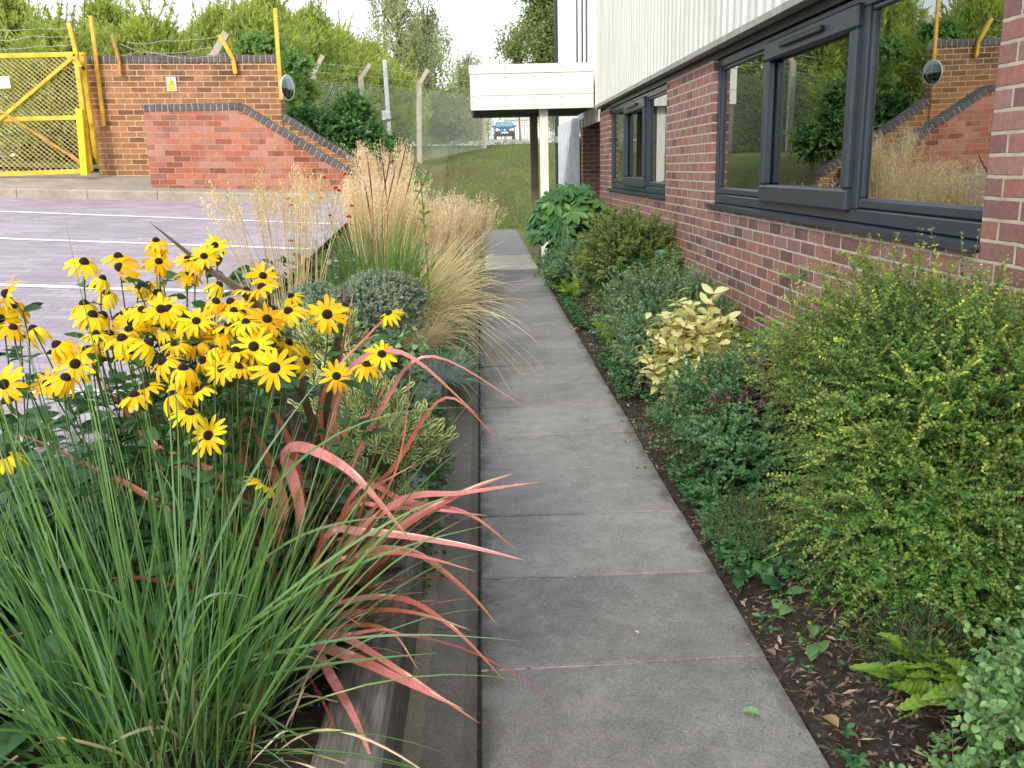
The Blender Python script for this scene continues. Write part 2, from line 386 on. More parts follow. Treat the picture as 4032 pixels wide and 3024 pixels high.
MT['variegated'] = leafmat('cream_variegated_leaf', [(0, (.66, .66, .36)), (.5, (.74, .73, .42)), (.75, (.6, .64, .24)), (1, (.42, .52, .12))], edge=(.36, .46, .1), edgepos=(.9, 1.2), trans=.3)
MT['varhebe'] = leafmat('cream_edged_leaf', [(0, (.09, .19, .06)), (1, (.2, .33, .1))], edge=(.86, .84, .5), edgepos=(.5, .56), trans=.2)
MT['rudleaf'] = leafmat('daisy_foliage', [(0, (.025, .085, .035)), (.5, (.05, .14, .06)), (1, (.08, .2, .08))])
MT['stem'] = leafmat('green_stem', [(0, (.09, .16, .04)), (1, (.16, .24, .07))], trans=0)
MT['petal'] = leafmat('yellow_petal', [(0, (.88, .52, .006)), (.6, (.94, .68, .012)), (1, (.96, .76, .03))], trans=.3, rough=.5, spec=.2)
_t = MT['petal'].node_tree; _p = _t.nodes['Principled BSDF']; _oi = nd(_t, 'ShaderNodeObjectInfo'); _src = _p.inputs['Base Color'].links[0].from_socket
_c = mixc(_t, 1, _src, ramp(_t, _oi.outputs['Random'], [(0, (.8, .62, .6)), (.15, (1, .86, 1)), (.6, (1.02, 1.05, 1)), (1, (1.04, 1.18, 1.6))]), 'MULTIPLY'); _t.links.new(_c, _p.inputs['Base Color'])
MT['cone'] = plain('dark_cone', (.022, .01, .008), .9, var=.5, scale=300, bmp=.8)
MT['grassgreen'] = leafmat('green_blade', [(0, (.07, .17, .055)), (.5, (.125, .28, .09)), (.8, (.22, .4, .12)), (1, (.24, .4, .3))], young=(.34, .4, .14), trans=.4, rough=.26, spec=.7)  # bluish last stop paints gloss highlights into the colour of some blades
MT['phormium'] = leafmat('flax_leaf', [(0, (.2, .07, .04)), (.35, (.42, .12, .09)), (.65, (.64, .18, .19)), (1, (.84, .36, .42))], young=(.4, .26, .12), trans=.22, rough=.3, spec=.7, edge=(.42, .13, .07), edgepos=(.8, 1.2))
def stripes(mat):
    t = mat.node_tree; p = t.nodes['Principled BSDF']; a = nd(t, 'ShaderNodeAttribute', attribute_name='tint'); sx = nd(t, 'ShaderNodeSeparateColor'); t.links.new(a.outputs['Color'], sx.inputs[0])
    src = p.inputs['Base Color'].links[0].from_socket; pos = coords(t)
    st = ramp(t, sx.outputs[1], [(0, (.62, .6, .55)), (.08, (1.1, 1.1, 1.1)), (.3, (.86, .8, .72)), (.42, (1.12, 1.1, 1.1)), (.62, (.84, .8, .76)), (.72, (1.1, 1.1, 1.1)), (1, (.9, .84, .8))])
    c = mixc(t, 1, src, st, 'MULTIPLY'); n = noise(t, pos, 17, 4, .7)
    c = mixc(t, ramp(t, n, [(.5, (0, 0, 0)), (.68, (.8, .8, .8))]), c, (.42, .2, .07))
    n = noise(t, pos, 160, 3, .7); c = mixc(t, .5, c, ramp(t, n, [(.35, (.6, .6, .6)), (.65, (1.2, 1.2, 1.2))]), 'MULTIPLY')
    t.links.new(c, p.inputs['Base Color'])
    for l in list(t.links):
        pass
    return mat
stripes(MT['phormium'])
MT['bronze'] = leafmat('bronze_flax_leaf', [(0, (.06, .045, .022)), (1, (.12, .075, .04))], trans=.15, rough=.35)
MT['tan'] = leafmat('dry_grass', [(0, (.6, .46, .31)), (.5, (.84, .68, .5)), (1, (.93, .82, .66))], trans=.35, rough=.7)
MT['blond'] = leafmat('blond_grass', [(0, (.5, .38, .2)), (.5, (.7, .59, .38)), (1, (.85, .77, .56))], trans=.3, rough=.7)
MT['stipa'] = leafmat('oat_grass', [(0, (.62, .46, .22)), (.5, (.76, .6, .34)), (1, (.86, .76, .52))], trans=.3, rough=.7)
MT['midgreen'] = leafmat('mid_green_blade', [(0, (.1, .2, .05)), (1, (.22, .36, .1))], trans=.3)
MT['fescue'] = leafmat('blue_fescue', [(0, (.14, .22, .22)), (1, (.26, .36, .36))], trans=.2)
MT['lime'] = leafmat('lime_leaf', [(0, (.16, .34, .04)), (1, (.28, .5, .07))], trans=.4)
MT['climber'] = leafmat('climber_leaf', [(0, (.12, .26, .08)), (.5, (.2, .38, .12)), (1, (.34, .52, .16))], young=(.6, .68, .16), trans=.4)
MT['sage'] = leafmat('sage_leaf', [(0, (.13, .22, .15)), (.5, (.22, .33, .24)), (1, (.34, .45, .34))], young=(.4, .5, .38), trans=.2)
MT['ivy'] = leafmat('ivy_leaf', [(0, (.05, .14, .045)), (.6, (.1, .24, .08)), (1, (.2, .38, .11))], rough=.35)
MT['red'] = leafmat('red_petal', [(0, (.62, .02, .012)), (1, (.78, .05, .02))], trans=.3)
MT['conifer'] = leafmat('conifer_spray', [(0, (.17, .26, .07)), (.5, (.32, .42, .11)), (1, (.5, .56, .14))], young=(.72, .72, .2), trans=.5, rough=.6)
MT['birch'] = leafmat('birch_leaf', [(0, (.2, .25, .13)), (.5, (.32, .37, .2)), (1, (.46, .5, .28))], trans=.5)
MT['broadtree'] = leafmat('tree_leaf', [(0, (.1, .16, .06)), (.5, (.2, .28, .1)), (1, (.36, .4, .15))], trans=.4)
MT['weed'] = leafmat('weed_leaf', [(0, (.03, .1, .035)), (.5, (.055, .16, .055)), (1, (.1, .23, .09))])
MT['turfblade'] = leafmat('turf_blade', [(0, (.11, .16, .045)), (.6, (.18, .24, .07)), (1, (.3, .27, .13))], trans=.2)
MT['chip'] = leafmat('bark_chip', [(0, (.03, .02, .016)), (.45, (.1, .066, .048)), (.8, (.22, .16, .115)), (1, (.45, .36, .27))], trans=0, rough=.9)
MT['deadleaf'] = leafmat('fallen_leaf', [(0, (.22, .12, .05)), (1, (.4, .28, .14))], trans=.1)
MT['silver'] = leafmat('silver_leaf', [(0, (.3, .36, .32)), (1, (.45, .5, .46))], trans=.1)

# ------------------------------------------------------------------ foliage tools (numpy)
def unit(a): return a / np.maximum(np.linalg.norm(a, axis=-1, keepdims=True), 1e-9)
def rnd(n, a=0, b=1): return rng.uniform(a, b, n)
def rdir(n): return unit(rng.normal(size=(n, 3)))
class Leaves:
    def __init__(s): s.V = []; s.F = []; s.T = []; s.n = 0
    def add(s, V, F, T): s.V.append(V.reshape(-1, 3)); s.F.append(F.reshape(-1, 4) + s.n); s.T.append(T.reshape(-1, 4)); s.n += V.reshape(-1, 3).shape[0]
    def rhomb(s, P, D, L, W, r=None, b=None, N=None):
        """one folded quad per leaf"""
        n = len(P); L = np.broadcast_to(L, n)[:, None]; W = np.broadcast_to(W, n)[:, None]
        D = unit(D); N = rdir(n) if N is None else N
        X = unit(np.cross(D, N)); Nn = np.cross(X, D)
        m = P + D * L * .5
        V = np.stack([P, m + X * W / 2 + Nn * W * .15, P + D * L, m - X * W / 2 + Nn * W * .15], 1)
        F = np.arange(n * 4).reshape(n, 4)
        r = rnd(n) if r is None else r; b = np.zeros(n) if b is None else b
        T = np.zeros((n, 4, 4)); T[..., 0] = r[:, None]; T[..., 2] = b[:, None]; T[..., 3] = 1; T[:, [1, 3], 1] = 1
        s.add(V, F, T)
    def grid(s, P, D, L, W, prof=((0, .1), (.3, .9), (.6, 1), (.85, .6), (1, 0)), droop=.2, fold=.2, N=None, r=None, b=None, wave=0, rib=0):
        """leaf of rows x 3; droop bends down along its length"""
        n = len(P); L = np.broadcast_to(L, n)[:, None, None]; W = np.broadcast_to(W, n)[:, None, None]
        D = unit(D)
        if N is None: N = unit(np.array([0, 0, 1.0]) + .5 * rng.normal(size=(n, 3)))
        X = unit(np.cross(D, N)); Nn = unit(np.cross(X, D))
        t = np.array([p[0] for p in prof])[None, :, None]; wd = np.array([p[1] for p in prof])[None, :, None]
        k = t.shape[1]; dr = np.broadcast_to(droop, n)[:, None, None]
        C = P[:, None] + D[:, None] * L * t * (1 - .25 * np.abs(dr) * t) - Nn[:, None] * L * dr * t * t
        if wave: C = C + Nn[:, None] * (np.sin(t * 20 + rnd(n, 0, 6)[:, None, None]) * W * wave)
        if rib: C = C + Nn[:, None] * (rib * (-1.0) ** np.arange(k))[None, :, None]
        E = X[:, None] * W * wd * .5; up = Nn[:, None] * W * wd * fold
        V = np.stack([C - E + up, C, C + E + up], 2)            # n,k,3,3
        base = np.arange(n)[:, None, None] * (k * 3)
        F = []
        for i in range(k - 1):
            for j in range(2):
                a = i * 3 + j; F.append([a, a + 1, a + 4, a + 3])
        F = (np.array(F)[None] + base)
        r = rnd(n) if r is None else r; b = np.zeros(n) if b is None else b
        T = np.zeros((n, k, 3, 4)); T[..., 0] = r[:, None, None]; T[..., 2] = b[:, None, None]; T[..., 3] = 1; T[:, :, [0, 2], 1] = 1
        s.add(V, F, T)
    def curve(s, C, W, r=None, b=None, N=None, fold=.15, tip=0):
        """blades: C (n,k,3) centre lines, W (n,k) widths"""
        n, k, _ = C.shape; tn = np.gradient(C, axis=1); tn = unit(tn)
        if N is None: N = rdir(n)[:, None]
        X = unit(np.cross(tn, np.broadcast_to(N, C.shape))); Nn = np.cross(X, tn)
        W = np.asarray(W)[..., None]
        V = np.stack([C - X * W / 2 + Nn * W * fold, C, C + X * W / 2 + Nn * W * fold], 2)
        base = np.arange(n)[:, None, None] * (k * 3); F = []
        for i in range(k - 1):
            for j in range(2):
                a = i * 3 + j; F.append([a, a + 1, a + 4, a + 3])
        F = np.array(F)[None] + base
        r = rnd(n) if r is None else r; b = np.zeros(n) if b is None else b
        T = np.zeros((n, k, 3, 4)); T[..., 0] = r[:, None, None]; T[..., 2] = b[:, None, None]; T[..., 3] = 1; T[:, :, [0, 2], 1] = 1
        if tip: T[..., 2] = (np.linspace(0, 1, k)[None, :, None] ** tip) * rnd((n, 1, 1), .2, 1)
        s.add(V, F, T)
    def stems(s, C, R, r=None):
        """three sided tubes along C (n,k,3), radius R scalar or (n,k)"""
        n, k, _ = C.shape; tn = unit(np.gradient(C, axis=1)); A = np.array([.31, .77, .55])
        X = unit(np.cross(tn, A)); Y = np.cross(tn, X); R = np.broadcast_to(R, (n, k))[..., None]
        V = np.stack([C + (X * cos(a) + Y * sin(a)) * R for a in (0, 2 * pi / 3, 4 * pi / 3)], 2)
        base = np.arange(n)[:, None, None] * (k * 3); F = []
        for i in range(k - 1):
            for j in range(3): F.append([i * 3 + j, i * 3 + (j + 1) % 3, i * 3 + 3 + (j + 1) % 3, i * 3 + 3 + j])
        F = np.array(F)[None] + base; r = rnd(n) if r is None else r
        T = np.zeros((n, k, 3, 4)); T[..., 0] = r[:, None, None]; T[..., 3] = 1
        s.add(V, F, T)
    def build(s, name, mat, parent=None, smooth=False):
        me = rawmesh(name, np.concatenate(s.V), np.concatenate(s.F), np.concatenate(s.T), smooth)
        return link(name, me, mat, parent)

def lump(P, seed, f=3.0):
    """cheap smooth 3-D noise in -1..1"""
    g = np.random.default_rng(seed); o = np.zeros(len(P))
    for i in range(5):
        k = g.normal(size=3) * f * (1 + .5 * i); o += np.sin(P @ k + g.uniform(0, 6)) / (1 + .4 * i)
    return o / 2.2
def twigs(c, rad, n, tl, nl, ll, lw, up=.5, out=.8, seed=1, spread=.35, inner=.45, zmin=.02, young=.0, L=None, ST=None, lumpf=3, lumpa=.22, long=.08, opp=True, broad=False, stemr=.0008):
    """twigs set through an ellipsoid volume, leaves set along them"""
    L = L or Leaves(); c = np.array(c, float); rad = np.array(rad, float)
    d = rdir(n); d[:, 2] = np.where(rnd(n) < .75, np.abs(d[:, 2]), d[:, 2])
    q = rnd(n, inner ** 2, 1) ** .5 * (1 + lumpa * lump(d, seed, lumpf))
    P = c + d * rad * q[:, None]
    P[:, 2] = np.maximum(P[:, 2], zmin + rnd(n) * .05)
    D = unit(unit(d / rad) * out + np.array([0, 0, up]) + spread * rng.normal(size=(n, 3)))
    ln = tl * rnd(n, .55, 1.25) * np.where(rnd(n) < long, 1.9, 1)
    t = (np.arange(nl) + .5) / nl
    side = unit(np.cross(D, rdir(n)))
    g = -np.array([0, 0, 1.0])
    Q = P[:, None] + D[:, None] * (ln[:, None] * t)[..., None] + g * (ln[:, None] * t * t * .25)[..., None]
    if ST is not None:
        k = np.linspace(-.3, 1, 5); ST.stems(P[:, None] + D[:, None] * (ln[:, None] * k)[..., None] + g * (ln[:, None] * np.maximum(k, 0) ** 2 * .25)[..., None], stemr)
    outer = np.clip((q - .75) * 3, 0, 1)
    for sg in ((1, -1) if opp else (1,)):
        sd_ = side[:, None] * (sg if opp else np.where(np.arange(nl) % 2, 1, -1)[None, :, None])
        dd = unit(D[:, None] * .55 + sd_ * .8 + .17 * rng.normal(size=(n, nl, 3)))
        PP = Q.reshape(-1, 3); DD = dd.reshape(-1, 3)
        taper = np.broadcast_to(1.1 - .45 * t, (n, nl)).reshape(-1)
        b = (outer[:, None] * np.clip((t - .2) * 1.3, 0, 1) * rnd((n, 1), .2, 1) * young).reshape(-1)
        m = n * nl
        if broad: L.grid(PP, DD, ll * rnd(m, .7, 1.2) * taper, lw * rnd(m, .8, 1.2) * taper, droop=rnd(m, 0, .35), b=b)
        else: L.rhomb(PP, DD, ll * rnd(m, .75, 1.2) * taper, lw * rnd(m, .8, 1.2) * taper, b=b, N=unit(unit(d).repeat(nl, 0) * .8 + np.array([0, -.1, .7]) + .35 * rng.normal(size=(m, 3))))
    return L
def stalks(c, rad, n, h0, ST, r=.004, wig=.03):
    """woody stems from one foot to points in the crown"""
    c = np.array(c, float); d = rdir(n); d[:, 2] = np.abs(d[:, 2]) * .8
    E = c + d * np.array(rad) * rnd(n, .5, .95)[:, None]
    B = np.array([c[0], c[1], h0]) + np.c_[rng.normal(size=(n, 2)) * .04, np.zeros(n)]
    t = np.linspace(0, 1, 7)[None, :, None]
    C = B[:, None] * (1 - t) + E[:, None] * t + np.array([0, 0, 1]) * (np.sin(t * pi) * .12 * rad[2]) + rng.normal(size=(n, 7, 3)) * wig * t
    ST.stems(C, (r * (1 - .7 * t[..., 0])) * np.ones((n, 7)))
def shrub(name, label, loc, parts, mat, cat='shrub', group=None, stemm='twig', nst=14, st_r=.005):
    """parts: list of dicts for twigs(); one thing with foliage and stems"""
    e = empty(name, loc, label, cat, group); L = Leaves(); ST = Leaves()
    for p in parts:
        q = dict(p); sm = q.pop('stems', nst); twigs(L=L, ST=ST, **q)
        if sm: stalks(q['c'], q['rad'], sm, loc[2], ST, st_r)
    L.build('foliage', MT[mat], e); ST.build('stems', MT[stemm], e)
    return e
def fan(base, n, L0, L1, spread, wid, lean=(0, 0), k=9, droop=.55, rb=.06, upmin=.2, az=None, prof=None, stiff=1.0):
    """blade centre lines of a tussock"""
    base = np.array(base, float); a = rnd(n, 0, 2 * pi) if az is None else rng.uniform(az[0], az[1], n)
    rr = rb * np.sqrt(rnd(n)); B = base + np.c_[rr * np.cos(a), rr * np.sin(a), np.zeros(n)]
    tiltv = np.abs(rng.normal(size=n)) * spread + .04
    D = unit(np.c_[np.cos(a) * np.sin(tiltv) + lean[0], np.sin(a) * np.sin(tiltv) + lean[1], np.maximum(np.cos(tiltv), upmin)])
    Ln = rnd(n, L0, L1); t = np.linspace(0, 1, k)
    H = unit(np.c_[D[:, :2], np.zeros(n)])
    dr = droop * rnd(n, .3, 1.3) * (.25 + np.sin(np.minimum(tiltv, 1.3)))
    C = B[:, None] + D[:, None] * (Ln[:, None] * t)[..., None] + H[:, None] * (Ln[:, None] * .25 * dr[:, None] * t ** 2)[..., None] - np.array([0, 0, 1.0]) * (Ln[:, None] * dr[:, None] * t ** (2.4 * stiff))[..., None]
    pf = (np.minimum(1, .45 + t * 2.5) * np.clip((1 - t) * 2.2, 0, 1) ** .8) if prof is None else prof
    W = wid * rnd(n, .6, 1.3)[:, None] * pf[None]
    return C, W

# ================================================================== SETTING
def gridsheet(name, xs, ys, zf, mat, tint=None):
    X, Y = np.meshgrid(xs, ys); Z = np.array([[zf(x, y) for x in xs] for y in ys])
    V = np.stack([X, Y, Z], -1).reshape(-1, 3); nx = len(xs); F = []
    i = np.arange(len(ys) - 1)[:, None] * nx + np.arange(nx - 1)[None]
    F = np.stack([i, i + 1, i + nx + 1, i + nx], -1).reshape(-1, 4)
    return tag(link(name, rawmesh(name, V, F, smooth=True), mat), kind='structure')
gridsheet('ground', np.linspace(-500, 500, 3), np.linspace(-200, 14, 3), lambda x, y: -.3, MT['turf'])
def sm(a, b, x): t = min(1, max(0, (x - a) / (b - a))); return t * t * (3 - 2 * t)
PR = [(0, -.05), (21.9, -.05), (22.05, .03), (24, .8), (26, 1.4), (28, 1.85), (30, 2.16), (40, 2.5), (72, 3.6), (500, 6)]
def prof(y): return float(np.interp(y, [p[0] for p in PR], [p[1] for p in PR]))
def bank(x, y):
    r = prof(y); l = max(r, 1.52 + (y - 13) * .02 + .045 * min(6, -x - 3 if x < -3 else 0))
    if x > 2.2 and y < 40: r = max(r, 0)
    k = sm(-1.0, -2.1, x) if x > -2.1 else 1
    z = r * (1 - k) + l * k
    return z + (.04 * sin(x * 1.7 + y) * sin(y * .9) if y > 23 else 0)
xs = np.unique(np.r_[np.linspace(-300, -30, 6), np.linspace(-30, -6, 13), np.linspace(-6, 6, 61), np.linspace(6, 30, 9), np.linspace(30, 300, 6)])
ys = np.unique(np.r_[np.linspace(13.15, 34, 85), np.linspace(34, 90, 20), np.linspace(90, 600, 6)])
gridsheet('grass_bank', xs, ys, bank, MT['turf'])
gridsheet('far_road', np.linspace(-40, 40, 17), np.linspace(33.5, 95, 30), lambda x, y: bank(x, y) + .09, MT['far_road'])

# paved path, slab by slab
def slabs():
    V = []; F = []; T = []; n = 0
    ys = []; y = 13.15
    while y > -2.2: ys.append(y); y -= .598
    for a in ys:
        y1 = a - .005 - random.random() * .005; y0 = a - .598 + .004; x0 = -.047 + random.uniform(-.003, .003); x1 = .848 + random.uniform(-.01, .008)
        h = random.uniform(-.004, .003); sk = random.uniform(-.004, .004); tx = random.uniform(-.003, .003); b = .006; tn = random.random()
        z = [h + tx, h - tx]
        ring = lambda e, zz: [(x0 + e, y0 + e + sk, zz + z[0]), (x1 - e, y0 + e - sk, zz + z[1]), (x1 - e, y1 - e - sk, zz + z[1]), (x0 + e, y1 - e + sk, zz + z[0])]
        vs = ring(0, -.05) + ring(0, -b) + ring(b * .8, 0)
        V += vs; T += [(tn, tn, tn, 1)] * 12
        for k in (0, 4):
            for i in range(4): j = (i + 1) % 4; F.append([n + k + i, n + k + j, n + k + 4 + j, n + k + 4 + i])
        F.append([n + 8, n + 9, n + 10, n + 11]); n += 12
    return tag(link('path', rawmesh('path', V, F, T), MT['slab']), kind='structure')
slabs()
def jointmat():
    m, t, p = newmat('joint_mortar'); pos = coords(t); n = noise(t, pos, 11, 5, .7, .5); n2 = noise(t, pos, 90, 4)
    c = ramp(t, n, [(.36, (.03, .028, .022)), (.44, (.12, .12, .09)), (.54, (.5, .48, .42))]); c = mixc(t, .6, c, ramp(t, n2, [(.3, (.5, .5, .5)), (.7, (1.3, 1.3, 1.3))]), 'MULTIPLY')
    t.links.new(c, p.inputs['Base Color']); bump(t, p, n2, .8, .01); return m
MB().box((-.07, -2.3, -.2), (.846, 13.15, -.011)).build('path_bedding', jointmat())['kind'] = 'structure'
mb = MB()
for a, b in ((13.16, 14.3), (14.31, 15.35)): mb.box((-.04, a, -.1), (.85, b, .0), .006)
tag(mb.build('light_path', MT['slab_light']), kind='structure')
V = []; F = []; T = []; n = 0
mb = MB()
for i in range(11):
    y = 15.36 + i * .6; mb.box((-.03 + i * .004, y, -.1), (.86, min(y + .592, 21.9), -.004 + random.uniform(-.002, .002)), .005)
tag(mb.build('far_path', MT['slab_blue']), kind='structure')

# kerb strip beside the path (haunched concrete)
mb = MB()
y = -2.0
while y < 13:
    e = min(13.1, y + .912); mb.prism([(-.235, y, -.1), (-.06, y, -.1), (-.058, y, -.012), (-.095, y, .028), (-.225, y, .045), (-.235, y, .04)], (0, e - y - .006, 0)); y = e
kb = mb.build('kerb', MT['kerb']); tag(kb, kind='structure')
# mortar lip against the timber
MB().box((-.0585, -2.3, -.2), (-.0475, 13.1, -.006)).build('joint_grit', MT['soil'])['kind'] = 'structure'
def lip():
    ys = np.linspace(-2, 13, 400); V = []; F = []
    for i, y in enumerate(ys):
        a = -.238 + .0; j = .012 * random.random()
        V += [(a - .006, y, .075 + j), (a + .012 + j, y, .055), (a + .03 + j, y, .044)]
    for i in range(len(ys) - 1):
        for k in range(2): q = i * 3 + k; F.append([q, q + 1, q + 4, q + 3])
    return tag(link('mortar_edge', rawmesh('mortar_edge', V, F), MT['lip']), kind='structure')
lip()

# planting beds
xs = np.linspace(-1.9, -.3, 30); ys = np.linspace(-1.5, 13.1, 140)
gridsheet('planting_bed', xs, ys, lambda x, y: bed_z(x, y) + .02 * sin(x * 17 + y * 5) * sin(y * 13) - (.03 if x > -.4 else 0) - (.08 if x < -1.51 else 0), MT['soil'])
xs = np.linspace(.85, 1.84, 20); ys = np.linspace(-1.5, 13.3, 160)
gridsheet('flower_bed', xs, ys, lambda x, y: -.02 + .05 * sm(.85, 1.1, x) + .015 * sin(x * 23 + y * 7) * sin(y * 19), MT['soil'])
gridsheet('lawn_strip', np.linspace(.85, 1.9, 4), np.linspace(13.3, 21.9, 10), lambda x, y: .0, MT['turf'])

# car park, its lines, kerb and pavement
gridsheet('car_park', np.linspace(-40, -1.5, 3), np.linspace(-30, 11.6, 3), road_z, MT['pavers'])
def line(p0, p1, wd):
    n = 40; t = np.linspace(0, 1, n); P = p0[None] * (1 - t)[:, None] + p1[None] * t[:, None]
    V = []
    for i, p in enumerate(P):
        j0 = random.uniform(-.006, .006); j1 = random.uniform(-.006, .006)
        for dy in (-wd / 2 + j0, wd / 2 + j1): V.append((p[0], p[1] + dy, road_z(p[0], p[1] + dy) + .004))
    F = [[2 * i, 2 * i + 2, 2 * i + 3, 2 * i + 1] for i in range(n - 1)]
    return V, F
def hitroad(x, y):
    d = _f + (x - 2016) / FPX * _R - (y - 1512) / FPX * _U
    # road: z + .045x - .072y = c
    nn = np.array([.045, -.072, 1.0]); c = .75 - .072 * 6.2 - .045 * 2.8
    return EYE + d * ((c - nn @ EYE) / (nn @ d))
V = []; F = []
for a, b, wd in (((0, 833), (1330, 883), .085), ((0, 940), (1330, 985), .085), ((0, 1123), (1200, 1160), .09), ((0, 1530), (330, 1545), .1)):
    A = hitroad(*a); B = hitroad(*b); d = (B - A) / (B[0] - A[0]); A = A + d * (-14 - A[0]); B = B + d * (-1.56 - B[0])
    v, f = line(A, B, wd); F += [[q + len(V) for q in ff] for ff in f]; V += v
tag(link('parking_lines', rawmesh('parking_lines', V, F), MT['line']), kind='structure')
def strip(name, x0, x1, prof_fn, mat, n=24, gaps=0):
    """prism swept along X; prof_fn(x) -> list of (y,z)"""
    xs = np.linspace(x0, x1, n + 1); V = []; F = []
    k = len(prof_fn(x0))
    for a, b in zip(xs, xs[1:]):
        o = len(V)
        for x in (a + gaps, b - gaps): V += [(x, y, z) for y, z in prof_fn(x)]
        for i in range(k): j = (i + 1) % k; F.append([o + i, o + j, o + k + j, o + k + i])
    return tag(link(name, rawmesh(name, V, F), mat), kind='structure')
strip('road_kerb', -14, -1.5, lambda x: [(11.6, road_z(x, 11.6) - .1), (11.6, road_z(x, 11.6) + .1), (11.625, road_z(x, 11.6) + .122), (11.73, road_z(x, 11.6) + .124), (11.73, road_z(x, 11.6) - .1)], MT['kerb2'], n=14, gaps=.003)
strip('pavement', -14, -1.5, lambda x: [(11.731, pave_z(x, 11.73) - .2), (11.731, pave_z(x, 11.73) - .02), (13.3, pave_z(x, 13.3)), (13.3, pave_z(x, 13.3) - .3)], MT['pavement'], n=10)
strip('gate_driveway', -14, -5.42, lambda x: [(13.3, pave_z(x, 13.3) - .2), (13.3, pave_z(x, 13.3) + .01), (17, pave_z(x, 13.3) + .1), (17, pave_z(x, 13.3) - .3)], MT['pavement'], n=10)

# timber sleeper edging: each sleeper a thing of its own
sl_lab = ['weathered grey timber sleeper edging the planter nearest the camera', 'grey timber sleeper beside the red flax leaves', 'timber sleeper beside the cream edged shrub', 'dark timber sleeper below the trailing creeper', 'timber sleeper under the blond feather grass', 'farthest timber sleeper of the planter edge']
for i in range(6):
    y0 = -.9 + i * 2.4; y0 = y0 if i else -1.4
    y1 = -.9 + (i + 1) * 2.4 - .008
    mb = MB(); rot = Matrix.Rotation(random.uniform(-.004, .004), 3, 'Z')
    w = .15 + random.uniform(0, .01)
    mb.box((-.245 - w, y0, -.05), (-.245 + random.uniform(-.004, .004), min(y1, 13), .31 + random.uniform(-.012, .012)), .012)
    tag(mb.build('timber_sleeper', MT['timber']), sl_lab[i], 'sleeper', 'timber sleepers edging the raised planter')

# ================================================================== OFFICE BUILDING
WX = 1.83
bld = empty('office_building', (WX, 6, 0), 'brown brick office with white ribbed cladding above dark grey windows', 'building')
W1 = (3.145, 6.985); W2 = (8.70, 12.54); ZS = 1.15; ZH = 2.265
mb = MB()
T_ = .25
def wallbox(y0, y1, z0, z1): mb.box((WX, y0, z0), (WX + T_, y1, z1))
wallbox(-3, 13.5, -.3, ZS)
wallbox(-3, W1[0], ZS, ZH); wallbox(W1[1], W2[0], ZS, ZH); wallbox(W2[1], 13.5, ZS, ZH)
bmesh.ops.remove_doubles(mb.bm, verts=mb.bm.verts, dist=.0001)
mb.box((WX + T_, 13.25, -.3), (3.6, 13.5, 2.3))             # return into the entrance recess
mb.box((WX + .002, 15.7, -.3), (3.6, 15.95, 2.3))           # far side of the recess, facing the camera
mb.box((WX, 15.95, -.3), (WX + T_, 16.05, 2.3)); mb.box((WX, 19.3, -.3), (WX + T_, 20.0, 2.1))
mb.box((WX + .01, 20.0, -.3), (8, 20.25, 2.1))
mb.box((3.6, 13.25, -.3), (3.8, 15.95, 2.3))
mb.build('brick_wall', MT['brick_near'], bld)
# soffit strip over windows and cladding
mb = MB(); mb.box((WX + .012, -3, ZH), (WX + T_, 13.5, 2.4)); mb.build('head_board', MT['vent'], bld)
def ribbed(y0, y1, x, z0, z1, per=.165, dep=.022, axis='y'):
    prof_ = []; y = y0
    while y < y1:
        prof_ += [(y, 0), (y + per * .62, 0), (y + per * .7, dep), (y + per * .92, dep)]; y += per
    prof_.append((min(y, y1 + .2), 0))
    V = []; F = []
    for (a, d) in prof_:
        for z in (z0, z1): V.append((x - d, a, z))
    F = [[2 * i, 2 * i + 2, 2 * i + 3, 2 * i + 1] for i in range(len(prof_) - 1)]
    return V, F
V, F = ribbed(-3, 13.2, WX - .05, 2.335, 5.6)
link('cladding', rawmesh('cladding', V, F), MT['clad'], bld)
mb = MB(); mb.box((WX - .085, -3, 2.318), (WX + .0, 13.44, 2.336)); mb.box((WX - .088, -3, 2.318), (WX - .083, 13.44, 2.36)); mb.build('drip_flashing', MT['flash'], bld)
mb = MB(); mb.box((WX - .045, -3, 2.34), (WX + 6, 13.42, 5.6)); mb.build('upper_storey', MT['clad'], bld)
mb = MB(); mb.box((WX - .08, 13.38, 2.3), (WX - .02, 13.43, 5.6)); mb.build('corner_trim', MT['white'], bld)
# far cladding block
V, F = ribbed(13.5, 20.3, WX + .03, 2.15, 5.6, per=.3, dep=.03)
link('cladding', rawmesh('cladding', V, F), MT['white'], bld)
mb = MB(); mb.box((WX + .032, 13.5, 2.34), (8, 20.4, 5.6)); mb.build('upper_storey', MT['white'], bld)
mb = MB()
for y in (15.0, 15.6, 16.4): mb.box((WX - .012, y, 2.95), (WX - .002, y + .16, 5.5))
mb.build('slot_window', MT['frame'], bld)
mb = MB(); mb.tube([(WX - .05, 20.35, .1), (WX - .05, 20.35, 5.6)], .04, 8); mb.build('drainpipe', MT['frame'], bld)
mb = MB(); mb.box((WX - .12, 19.75, 2.0), (WX + .1, 20.3, 2.14), .01); mb.build('fascia_end', MT['flash'], bld)
V, F = ribbed(16.05, 19.3, WX - .02, .0, 2.34, per=.34, dep=.09)
link('roller_shutter', rawmesh('roller_shutter', V, F), MT['shutter'], bld)
